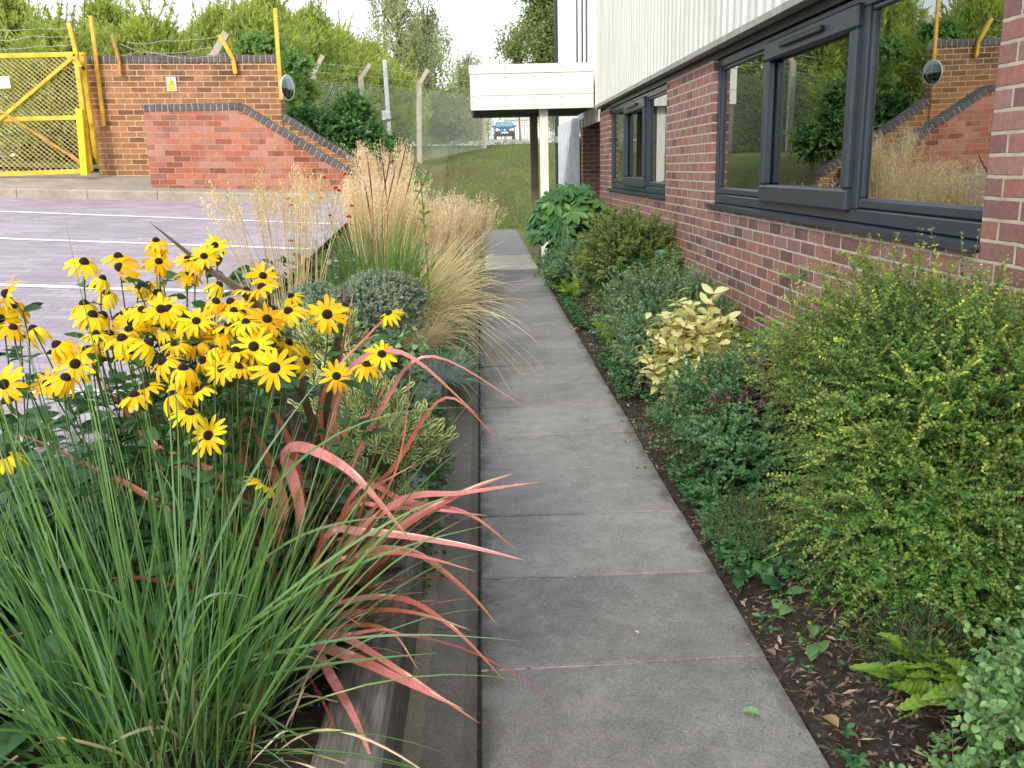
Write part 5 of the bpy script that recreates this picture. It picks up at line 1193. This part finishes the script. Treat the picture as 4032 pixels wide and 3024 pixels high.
# flax with salmon leaves
def flax():
    base = AD(625, 1350, 2.0); base[2] = .3
    e = empty('flax_plant', tuple(base), 'New Zealand flax with salmon pink and red sword leaves reaching over the path', 'flax'); L = Leaves(); LB = Leaves()
    bx = (630, 1345)
    A = [([(650, 1130), (622, 975), (745, 1010), (895, 1175)], .042, 1.0, (1.9, 1.75, 1.7)), ([(700, 1230), (860, 1085), (1000, 1065), (1170, 1040)], .026, .9, (1.95, 1.9, 1.85)),
         ([(720, 1255), (880, 1130), (1010, 1060), (1110, 1022)], .03, .55, (1.95, 1.95, 1.95)), ([(700, 1170), (790, 1150), (980, 1175), (1140, 1212)], .028, 1.0, (1.9, 1.85, 1.8)),
         ([(740, 1120), (850, 1098), (950, 1103), (1060, 1115)], .016, .95, (2.0, 1.95, 1.95)), ([(760, 1070), (880, 1085), (1010, 1110), (1118, 1190)], .02, .75, (2.0, 1.95, 1.9)),
         ([(700, 1230), (830, 1195), (920, 1205), (1030, 1235)], .018, .8, (1.9, 1.85, 1.8)), ([(740, 1220), (880, 1190), (1000, 1270), (1082, 1358)], .02, .5, (1.9, 1.85, 1.8)),
         ([(700, 1320), (850, 1290), (970, 1350), (1100, 1480)], .019, .6, (1.85, 1.75, 1.7)), ([(700, 1350), (800, 1320), (900, 1325), (1020, 1362)], .017, .6, (1.85, 1.75, 1.7)),
         ([(690, 1370), (760, 1385), (880, 1460), (1040, 1565)], .024, .85, (1.8, 1.7, 1.65)), ([(670, 1395), (760, 1420), (880, 1475), (1005, 1535)], .034, .9, (1.8, 1.7, 1.65)),
         ([(680, 1410), (720, 1470), (770, 1560), (812, 1665)], .032, 1.0, (1.8, 1.65, 1.55)), ([(560, 1150), (450, 1050), (330, 960), (196, 790)], .04, .9, (1.95, 2.0, 2.05)),
         ([(560, 1180), (500, 1050), (420, 1000), (330, 960)], .03, .8, (1.9, 1.9, 1.9)), ([(600, 1150), (545, 1080), (520, 950), (543, 860)], .036, .35, (1.9, 1.9, 1.9)),
         ([(600, 1180), (610, 1080), (560, 950), (540, 900)], .034, .55, (1.9, 1.9, 1.9)), ([(650, 1150), (735, 950), (800, 890), (850, 800)], .02, .85, (2.1, 2.1, 2.1)),
         ([(690, 1100), (740, 830), (860, 760), (1040, 903)], .026, .95, (2.1, 2.0, 1.95)), ([(700, 1150), (820, 890), (930, 770), (1157, 893)], .016, .95, (2.1, 2.1, 2.05)),
         ([(740, 1130), (850, 1010), (960, 860), (1080, 952)], .016, .6, (2.1, 2.05, 2.0)), ([(640, 1150), (690, 950), (730, 800), (765, 620)], .022, .75, (2.2, 2.2, 2.25)),
         ([(650, 1150), (640, 1000), (600, 900), (600, 880)], .024, .7, (2.0, 2.0, 2.0)), ([(650, 1200), (760, 1150), (860, 1000), (895, 700)], .012, .7, (2.0, 2.0, 2.1)), ([(600, 1250), (540, 1180), (460, 1180), (405, 1230)], .016, .4, (1.85, 1.8, 1.75)),
         ([(670, 1240), (730, 1130), (800, 1060), (905, 998)], .018, .35, (1.9, 1.9, 1.9)), ([(540, 1250), (330, 1080), (160, 990), (30, 930)], .02, .6, (1.9, 2.0, 2.0)),
         ([(700, 1050), (700, 850), (800, 720), (870, 655)], .015, .6, (2.1, 2.15, 2.2)), ([(690, 1370), (780, 1350), (850, 1370), (905, 1450)], .014, .3, (1.8, 1.75, 1.7)), ([(700, 1380), (760, 1370), (830, 1360), (880, 1375)], .014, .95, (1.8, 1.75, 1.72))]
    def leaf(LL, pts, wd, r, Ys, arc=1):
        P = [base + np.array([random.uniform(-.05, .05), random.uniform(-.05, .05), 0])] + [AD(x, y, Y) for (x, y), Y in zip(pts, (Ys[0], Ys[0], Ys[1], Ys[2]))]
        P = np.array(P); k = 26; t = np.linspace(0, 1, k)
        # Catmull-Rom through the five points
        Q = np.vstack([2 * P[0] - P[1], P, 2 * P[-1] - P[-2]]); C = []
        for tt_ in t:
            s_ = tt_ * 4; i = min(3, int(s_)); u = s_ - i; p0, p1, p2, p3 = Q[i:i + 4]
            C.append(.5 * ((2 * p1) + (-p0 + p2) * u + (2 * p0 - 5 * p1 + 4 * p2 - p3) * u * u + (-p0 + 3 * p1 - 3 * p2 + p3) * u ** 3))
        C = np.array(C); W = wd * .74 * np.minimum(1, .35 + t * 1.6) * np.clip((1 - t) * 2.1, 0, 1) ** .75
        LL.curve(C[None], W[None], r=np.array([max(0, r - .12)]), N=np.array([[[.15 + random.uniform(-.2, .2), -.75, .65]]]), fold=.18, tip=9)
    for pts, wd, r, Ys in A: leaf(L, pts, wd, r, Ys)
    leaf(LB, [(690, 1000), (575, 690), (440, 575), (320, 477)], .032, .5, (2.1, 2.15, 2.2)); leaf(LB, [(680, 1050), (700, 900), (735, 720), (742, 605)], .03, .4, (2.15, 2.2, 2.25)); leaf(LB, [(690, 1050), (705, 880), (725, 750), (760, 560)], .02, .2, (2.2, 2.25, 2.3))
    C, W = fan(tuple(base), 150, .25, .62, .55, .0095, lean=(.1, .0), droop=.5, rb=.1, k=12); L.curve(C, W, r=rnd(len(C), 0, .6), N=unit(np.c_[rng.normal(size=(len(C), 2)) * .5, rng.normal(size=len(C))])[:, None])
    C, W = fan(tuple(base), 60, .4, .75, .4, .012, lean=(-.1, .1), droop=.4, rb=.1, k=12); L.curve(C, W, r=rnd(60, 0, .7), N=unit(np.c_[rng.normal(size=(60, 2)) * .5, rng.normal(size=60)])[:, None])
    L.build('leaves', MT['phormium'], e, smooth=True); LB.build('bronze_leaves', MT['bronze'], e, smooth=True)
flax()

# black eyed daisies
def flower_meshes(seed, droopy):
    L = Leaves(); m = 13 + seed % 3; a = np.linspace(0, 2 * pi, m, endpoint=False) + rng.normal(size=m) * .07
    D = np.c_[np.cos(a), np.sin(a), np.full(m, .12 - droopy * .5) + rng.normal(size=m) * .1]
    P = np.c_[np.cos(a) * .007, np.sin(a) * .007, np.zeros(m)]
    L.grid(P, D, rnd(m, .034, .044), rnd(m, .0095, .0125), prof=((0, .4), (.2, .75), (.5, 1), (.8, .85), (.94, .5), (1, .12)), droop=np.clip(rng.normal(size=m) * .15 + .18 + droopy * .5, 0, 1.1), fold=.1, N=np.tile([0, 0, 1.0], (m, 1)))
    pet = rawmesh('flower', np.concatenate(L.V), np.concatenate(L.F), np.concatenate(L.T), True); pet.materials.append(MT['petal'])
    V = []; F = []; nr, ns = 6, 14
    for i in range(nr + 1):
        f = i / nr * pi / 2
        for k in range(ns): rr = .0105 * cos(f) * (1.05 if i == 1 else 1) + .0002; V.append((rr * cos(2 * pi * k / ns), rr * sin(2 * pi * k / ns), .012 * sin(f) - .001))
    for i in range(nr):
        for k in range(ns): j = (k + 1) % ns; F.append([i * ns + k, i * ns + j, (i + 1) * ns + j, (i + 1) * ns + k])
    cone = rawmesh('cone', V, F, smooth=True); cone.materials.append(MT['cone'])
    return pet, cone
FM = [flower_meshes(i, d) for i, d in enumerate((.05, .35, .7, 1.0, .2, .85, 1.4, .6, 1.15))]
ZF = [(385, 270), (548, 293), (715, 172), (985, 193), (935, 243), (868, 323), (1005, 375), (1200, 385), (1205, 333), (470, 345), (635, 390), (720, 412), (650, 490), (738, 485), (570, 503), (605, 545), (690, 555),
      (420, 508), (152, 577), (60, 570), (345, 737), (215, 825), (400, 672), (385, 462), (1335, 427), (1322, 495), (1500, 510), (1575, 470), (1783, 505), (1057, 452), (1127, 547), (1163, 657), (1257, 755),
      (1400, 722), (955, 580), (897, 640), (980, 668), (1015, 760), (1095, 752), (840, 757), (745, 728), (827, 625), (1325, 640), (1542, 793), (1680, 742), (1750, 692), (855, 828), (870, 960), (955, 1065),
      (680, 375), (1110, 505), (1045, 565), (1250, 490), (990, 450), (1130, 400), (738, 252), (860, 255), (560, 620), (260, 650), (680, 640), (1215, 1290), (600, 690), (1200, 600), (790, 880), (500, 600), (900, 540), (820, 500), (300, 800), (440, 600), (930, 720), (1080, 680), (760, 570)]
_q = random.Random(5); ZF += [(_q.gauss(760, 230), _q.gauss(560, 130)) for _ in range(20)]
ZL = [(20, 1160), (30, 415), (0, 530), (-60, 430), (-40, 830), (20, 830), (-90, 600), (-120, 760), (60, 470)]
def rudbeckia(name, label, pts, foot, spread, nleaf, seed):
    e = empty(name, foot, label, 'daisy', 'clumps of black eyed yellow daisies'); ST = Leaves(); LF = Leaves(); r_ = random.Random(seed)
    heads = []
    for i, (zx, zy) in enumerate(pts):
        fx, fy = zx * .859, 800 + zy * .859
        Y = 2.25 - .55 * min(1, max(0, (zy - 170) / 750)) + r_.uniform(-.08, .08)
        if fx > 1100: Y += .12
        p = at(fx, fy, Y); heads.append(p)
        sc_ = .82 + .26 * r_.random() + (.12 if i in (20, 32, 0, 26) else 0); vi = r_.choice((0, 4, 1, 1, 2, 7, 2, 5, 3, 3))
        if i in (32, 20, 43, 21, 31, 37): vi = 0
        pm, cm = FM[vi]
        q = bpy.data.objects.new('flower', pm); COL.objects.link(q); q.parent = e; q.location = Vector(p) - Vector(foot)
        back = i in (55,)
        nrm = Vector((r_.gauss(.1, .4), -.25 + r_.gauss(0, .35), 1.0)) if vi not in (0, 4) else Vector((r_.gauss(.12, .25), -1.15 + r_.gauss(0, .25), .8))
        if i == 1: nrm = Vector((-.8, -.6, .45))
        if i == 33: nrm = Vector((1, -.3, .35))
        if back: nrm = Vector((.2, 1, .1))
        qt = nrm.to_track_quat('Z', 'Y') @ Matrix.Rotation(r_.uniform(0, 6), 3, 'Z').to_quaternion()
        q.rotation_mode = 'QUATERNION'; q.rotation_quaternion = qt; q.scale = (sc_,) * 3
        c = bpy.data.objects.new('flower_cone', cm); COL.objects.link(c); c.parent = q
        f = np.array(foot) + np.array([(p[0] - foot[0]) * .55 + r_.gauss(0, .04), (p[1] - foot[1]) * .5 + r_.gauss(0, .05), 0]); f[2] = bed_z(f[0], f[1])
        nn = np.array(nrm.normalized()); k = np.linspace(0, 1, 10)[:, None]; b2 = p - nn * .12 - np.array([0, 0, .05])
        C = (1 - k) ** 3 * f + 3 * (1 - k) ** 2 * k * (f + np.array([0, 0, .35])) + 3 * (1 - k) * k ** 2 * b2 + k ** 3 * (p - nn * .002)
        ST.stems(C[None], .0022)
        # stem leaves
        for j in range(2, 9):
            for _ in range(3 if j < 7 else 2):
                a = r_.uniform(0, 6.28); LF.grid(C[j][None], np.array([[cos(a), sin(a), r_.uniform(.1, .8)]]), r_.uniform(.05, .1) * (1.15 - .07 * j), r_.uniform(.014, .026), droop=np.array([r_.uniform(.1, .6)]), fold=.15)
    n = nleaf; a = rnd(n, 0, 2 * pi); rr = np.sqrt(rnd(n)); P = np.c_[foot[0] + spread[0] * rr * np.cos(a), foot[1] + spread[1] * rr * np.sin(a), np.zeros(n)]
    P[:, 0] = np.minimum(P[:, 0], -.46); P[:, 2] = np.array([bed_z(x, y) for x, y in P[:, :2]]) + rnd(n) ** 1.1 * spread[2] * (1 - .35 * rr)
    aa = rnd(n, 0, 2 * pi); LF.grid(P, np.c_[np.cos(aa), np.sin(aa), rnd(n, -.2, .7)], rnd(n, .07, .14), rnd(n, .025, .05), droop=rnd(n, .1, .6), fold=.12)
    ST.build('stems', MT['stem'], e); LF.build('foliage', MT['rudleaf'], e, smooth=True)
rudbeckia('daisy_clump', 'large clump of black eyed yellow daisies filling the planter behind the green grass', ZF, (-.78, 2.15, .33), (.5, .42, .56), 2200, 3)
rudbeckia('daisy_clump', 'smaller group of yellow daisies cut off by the left edge of the photo', ZL, (-1.32, 2.0, .42), (.3, .4, .45), 700, 4)
# low leafy plants under them
def leafy(base, label, n, rad, h, ll, mat, cat='plant', name='leafy_plant', wd=.5, droop=(.2, .6)):
    e = empty(name, base, label, cat); L = Leaves(); a = rnd(n, 0, 2 * pi); r = np.sqrt(rnd(n)); b = np.array(base, float)
    P = b + np.c_[rad[0] * r * np.cos(a), rad[1] * r * np.sin(a), h * rnd(n) * (1 - .4 * r)]; aa = a + rng.normal(size=n) * .8
    L.grid(P, np.c_[np.cos(aa), np.sin(aa), rnd(n, .0, .8)], ll * rnd(n, .6, 1.15), ll * wd * rnd(n, .8, 1.1), droop=rnd(n, *droop), fold=.12); L.build('foliage', MT[mat], e, smooth=True); return e
leafy((-.5, 2.22, .31), 'dark green broad leaves spilling over the sleeper under the flax', 60, (.13, .3), .16, .13, 'rudleaf')
leafy((-1.15, 1.7, .38), 'dark leafy plant below the green grass at the left edge', 190, (.35, .3), .25, .12, 'rudleaf')
leafy((-1.0, 1.38, .33), 'small dark rosettes on the bare soil at the bottom left corner', 50, (.25, .12), .05, .06, 'weed')
leafy((-1.25, 3.0, .5), 'green foliage filling the gap between the daisies and the car park edge', 420, (.45, .8), .3, .1, 'rudleaf')
# cream edged shrub (two groups)
def varhebe(name, label, comps, seed):
    e = empty(name, comps[0][0], label, 'shrub', 'cream edged hebe bushes'); L = Leaves(); ST = Leaves()
    for c, rad, n in comps:
        d = rdir(n); d[:, 2] = np.abs(d[:, 2]); c = np.array(c); top = c + d * np.array(rad) * rnd(n, .7, 1.05)[:, None]; B = c - np.array([0, 0, .15]) + rng.normal(size=(n, 3)) * .04
        k = np.linspace(0, 1, 5)[None, :, None]; ST.stems(B[:, None] * (1 - k) + top[:, None] * k, .003)
        ax = unit(d * .8 + np.array([0, -.15, .5]) + .25 * rng.normal(size=(n, 3)))
        for j in range(7):
            f = j / 6; P = top - ax * (.1 * (1 - f)); s1 = unit(np.cross(ax, np.array([.3, .2, 1]))); s2 = np.cross(ax, s1); an = j * pi / 2 * 1.03
            for sg_ in (1, -1):
                sd_ = s1 * cos(an) + s2 * sin(an); D = ax * (.45 + .75 * f) + sd_ * sg_ * .85 * (1.1 - .6 * f)
                L.grid(P, D, rnd(n, .04, .055) * (1.05 - .3 * f), rnd(n, .016, .022) * (1.05 - .2 * f), prof=((0, .25), (.3, .8), (.6, 1), (.85, .75), (1, .1)), droop=-.15 + .0 * rnd(n), fold=.12, N=ax + sd_ * .01)
    L.build('foliage', MT['varhebe'], e, smooth=True); ST.build('stems', MT['stem'], e)
varhebe('variegated_hebe', 'cream edged shrub leaning over the sleeper to the right of the flax', [((-.36, 2.85, .58), (.22, .28, .22), 64), ((-.34, 2.62, .42), (.14, .2, .13), 30), ((-.5, 3.1, .66), (.2, .25, .24), 40)], 1)
varhebe('variegated_hebe', 'cream edged shrub behind the rightmost daisies in front of the grey green domes', [((-.64, 3.55, .78), (.16, .25, .2), 50), ((-.84, 3.7, .74), (.16, .2, .2), 30), ((-.5, 3.3, .66), (.12, .15, .14), 18)], 2)
# dark spurge and trailing creeper at the edge
leafy((-.55, 4.0, .38), 'dark glossy spurge rosettes at the planter edge above the cream edged shrub', 330, (.28, .5), .25, .07, 'hebe', wd=.3, name='spurge')
leafy((-.62, 4.5, .45), 'fresh green round leaved plant speckled with yellow beside the grey green dome', 260, (.3, .45), .3, .045, 'paleshrub', wd=.8, name='leafy_plant')
def creeper(name, label, y0, y1, z0, n, mat='ivy', wx=.16):
    e = empty(name, (-.28, (y0 + y1) / 2, z0), label, 'creeper'); L = Leaves(); ST = Leaves(); m = n
    y = rnd(m, y0, y1); ln = rnd(m, .12, .36); k = 9; t = np.linspace(0, 1, k)
    x0 = rnd(m, -.36, -.26); C = np.stack([x0[:, None] + (.02 + wx * rnd((m, 1))) * np.minimum(t * 2.2, 1)[None], y[:, None] + rng.normal(size=(m, 1)) * .1 * t[None], np.maximum(z0 + .05 * np.sin(t * pi)[None] - (ln[:, None] * t[None] ** 1.5), .05)], -1)
    ST.stems(C, .0012)
    for j in range(1, k):
        for _ in range(4):
            a = rnd(m, 0, 2 * pi); P = C[:, j] + rng.normal(size=(m, 3)) * .012; L.rhomb(P, np.c_[np.cos(a), np.sin(a), rnd(m, -.6, .5)], rnd(m, .018, .032), rnd(m, .014, .022), N=unit(np.c_[np.ones(m) * .3, -np.ones(m) * .6, np.ones(m) * .7] + .5 * rng.normal(size=(m, 3))))
    L.build('foliage', MT[mat], e); ST.build('stems', MT['twig'], e)
creeper('trailing_creeper', 'dark creeper trailing down the sleeper under the blond feather grass', 5.2, 7.2, .36, 170)
creeper('trailing_creeper', 'dark creeper hanging beside the far end of the path', 9.0, 12.6, .5, 300, wx=.28)
creeper('trailing_creeper', 'small leaved creeper hanging over the sleeper beside the spurge', 3.3, 4.4, .34, 50, 'weed', wx=.06)
creeper('trailing_creeper', 'short tuft of creeper on the sleeper beside the cream edged shrub', 2.75, 3.15, .33, 16, 'weed', wx=.06)
# grey green domes
shrub('hebe_dome', 'larger rounded grey green hebe dome in front of the green grass stems', tuple(at(1480, 1300, 5.2)), [dict(c=tuple(at(1500, 1215, 5.2)), rad=(.27, .3, .22), n=1900, tl=.05, nl=6, ll=.017, lw=.01, seed=31, up=.7, young=.6, stems=5, zmin=.3, lumpa=.08, inner=.75)], 'sage')
shrub('hebe_dome', 'smaller grey green hebe dome below the oat grass', tuple(at(1230, 1280, 5.0)), [dict(c=tuple(at(1245, 1240, 5.0)), rad=(.2, .25, .16), n=1000, tl=.05, nl=6, ll=.017, lw=.01, seed=32, up=.7, young=.6, stems=5, zmin=.3, lumpa=.08, inner=.75)], 'sage')
# fescue
b = at(1740, 1350, 4.8); b[2] = .33; tussock('blue_fescue', tuple(b), 'tuft of thin blue fescue hanging over the sleeper edge', 'fescue', [dict(n=420, L0=.14, L1=.3, spread=.7, wid=.0022, droop=.7, rb=.1, lean=(.2, -.1), k=6)], cat='ornamental grass')
b = at(1270, 1180, 5.6); b[2] = bed_z(b[0], b[1]); tussock('blue_fescue', tuple(b), 'wide bluish tuft at the foot of the golden oat grass', 'fescue', [dict(n=700, L0=.15, L1=.36, spread=.55, wid=.0028, droop=.4, rb=.3, k=6)])
# blond feather grass (hair fine) spilling over the path
hair('feather_grass', (-.5, 7.6, .42), 'blond feather grass plume swept right toward the lawn', 420, .35, .85, (.7, -.1), spread=.42, droop=.5, w=.0017)
hair('feather_grass', (-.46, 6.4, .38), 'blond feather grass spilling down over the path with trailing tips', 480, .35, .9, (.6, -.25), spread=.5, droop=.85, w=.0017)
hair('feather_grass', (-.44, 5.6, .36), 'low brown tangled feather grass tuft above the blue fescue', 420, .2, .4, (.4, -.2), mat='tan', spread=.6, droop=.9, w=.0016)
hair('feather_grass', (-.6, 7.0, .42), 'upright pale feather grass behind the green stems', 260, .4, .75, (.2, 0), spread=.4, droop=.5, w=.0018)
# golden oat grass
def oat(base, label, n, h0, h1, spread, mat='stipa', plume=.2, lean=(0, 0), rb=.22, name='oat_grass', group=None, dens=26, thick=.0024, pw=.016):
    e = empty(name, tuple(base), label, 'ornamental grass', group); ST = Leaves(); L = Leaves()
    C, W = fan(base, n, h0, h1, spread, .003, lean=lean, k=10, droop=.18, rb=rb); ST.stems(C, np.linspace(thick, thick * .4, 10)[None] * np.ones((n, 1)))
    tip = C[:, -1]; D = unit(C[:, -1] - C[:, -3]); m = dens; k = rnd((n, m)); ln = plume * rnd((n, 1), .7, 1.2)
    P = tip[:, None] - D[:, None] * (ln * k)[..., None] + rng.normal(size=(n, m, 3)) * (.35 * pw * (1.3 - np.abs(k - .5)))[..., None] * 2
    L.rhomb(P.reshape(-1, 3), unit(D[:, None] + .45 * rng.normal(size=(n, m, 3))).reshape(-1, 3), rnd(n * m, .5, 1.2) * pw * 1.2, pw * .33, r=np.repeat(rnd(n), m))
    ST.build('stalks', MT[mat], e); L.build('plumes', MT[mat], e); return e
b = at(1130, 1190, 5.7); b[2] = bed_z(b[0], b[1]); oat(b, 'golden oat grass with pale plumes standing against the car park', 70, .7, 1.0, .15, rb=.22, plume=.2, dens=44, pw=.02, thick=.0034, name='golden_oat_grass')
CG = [(-1.0, 8.4, .95, 'tan feather reed grass clump next to the foot of the sloping red wall'), (-.9, 9.5, 1.05, 'tan feather reed grass clump behind the tall leafy stem'), (-.62, 8.7, .95, 'tan feather reed grass clump in the middle of the reed grasses'), (-.5, 10.4, 1.05, 'tan feather reed grass clump toward the lawn'), (-.22, 11.2, .98, 'rightmost tan feather reed grass clump against the grass bank'), (-1.15, 10.6, 1.12, 'tan feather reed grass clump at the back beside the ivy')]
for x, y, h, lb in CG: oat((x, y, bed_z(x, y)), lb, 190, h * .6, h * .98, .13, mat='tan', plume=.3, rb=.24, dens=30, pw=.026, name='feather_reed_grass', group='tan feather reed grasses', thick=.0035)
# dark plumes of fountain grass
def plumes():
    b = np.array((-1.0, 7.2, .5)); e = empty('dark_plume_grass', tuple(b), 'tall thin grass with a few dark brown plumes above the reed grasses', 'ornamental grass'); ST = Leaves()
    tops = [(1430, 700), (1445, 610), (1500, 600), (1545, 560), (1610, 520), (1640, 600), (1700, 640), (1560, 640)]
    for x, y in tops:
        t = at(x, y, 7.4); f = b + np.array([random.gauss(0, .1), random.gauss(0, .1), 0]); k = np.linspace(0, 1, 10)[:, None]; C = f * (1 - k) + t * k; C[:, 0] += (np.sin(k * pi) * .05)[:, 0]
        ST.stems(C[None], np.array([[.002] * 7 + [.007, .006, .001]]))
    ST.build('stalks', plain('dark_plume', (.12, .05, .035), .9), e)
plumes()
# green miscanthus style stems
b = (-.75, 6.2, .45); tussock('green_stem_grass', b, 'upright green grass with narrow leaves between the dome and the blond grass', 'midgreen', [dict(n=420, L0=.5, L1=1.0, spread=.3, wid=.007, droop=.35, rb=.24), dict(n=160, L0=.3, L1=.6, spread=.8, wid=.006, droop=.4, rb=.2)])
def lily():
    b = np.array(at(1690, 1080, 5.9)); b[2] = .42; t = at(1655, 675, 5.9); e = empty('lime_lily', tuple(b), 'single tall lime green leafy stem rising above the grasses', 'plant'); ST = Leaves(); L = Leaves()
    k = np.linspace(0, 1, 12)[:, None]; C = b * (1 - k) + t * k; ST.stems(C[None], .004); n = 44; f = rnd(n, .2, 1) ** .8; P = b * (1 - f)[:, None] + t * f[:, None]; a = np.arange(n) * 2.4
    L.grid(P, np.c_[np.cos(a), np.sin(a), rnd(n, .2, .9)], rnd(n, .06, .11), .018, droop=rnd(n, .1, .5)); L.build('foliage', MT['lime'], e, smooth=True); ST.build('stem', MT['stem'], e)
lily()
# red flowers
def redfl():
    b = np.array((-1.35, 6.6, .55)); e = empty('red_geum', tuple(b), 'small scarlet flowers on thin stems between the oat grass and reed grass', 'flower'); ST = Leaves()
    for x, y in ((1273, 702), (1360, 690), (1322, 742), (1258, 782), (1137, 786), (1148, 812), (1385, 812), (1198, 905), (1146, 951), (1335, 752), (1373, 855), (1300, 850), (1364, 886)):
        t = at(x, y, 6.5); f = b + np.array([random.gauss(0, .08), random.gauss(0, .08), 0]); k = np.linspace(0, 1, 8)[:, None]; C = f * (1 - k) + t * k; C[:, 0] += (np.sin(k * pi) * random.uniform(-.05, .05))[:, 0]; ST.stems(C[None], .0012)
        L = Leaves(); m = 11; d = rdir(m); d[:, 2] = np.abs(d[:, 2]) * .6; L.grid(np.tile(t, (m, 1)), d, random.uniform(.018, .026), .02, droop=rnd(m, 0, .4)); L.build('flower', MT['red'], e, smooth=True)
    ST.build('stems', MT['stem'], e)
redfl()
leafy((-1.45, 6.4, .6), 'broad green leaves behind the stalks of the oat grass', 90, (.4, .35), .35, .13, 'hydrangea', wd=.7)
leafy((-1.2, 7.3, .55), 'silvery felted leaves between the red flowers and the reed grass', 90, (.16, .25), .4, .07, 'silver', name='silver_plant')
leafy((-.62, 9.0, .45), 'blue green low foliage under the reed grasses', 500, (.4, 1.8), .35, .07, 'hebe', wd=.4)
leafy((-1.2, 4.6, .55), 'low mixed foliage along the car park edge behind the cream edged shrub', 420, (.45, .8), .2, .07, 'greyshrub', wd=.4)
# grey plant label among the daisies
mb = MB(); p = at(1030, 1230, 2.3); mb.box((p[0] - .02, p[1], p[2] - .06), (p[0] + .02, p[1] + .002, p[2] + .055), 0, Matrix.Rotation(-.5, 3, 'Y')); tag(mb.build('plant_label', MT['galv']), 'plain grey plastic plant label tilted among the daisies', 'plant label')

# bits spilled onto the slab edges
chips(420, .74, .87, 1.5, 9, lambda x, y: .003, 'path_litter', 'crumbs of bark and leaf spilled on the slab edges', .004, .016, 1.4)
chips(260, -.066, -.02, 1.5, 9, lambda x, y: -.004, 'path_litter', 'dark crumbs caught in the gap between kerb and slabs', .004, .012, 1.4)
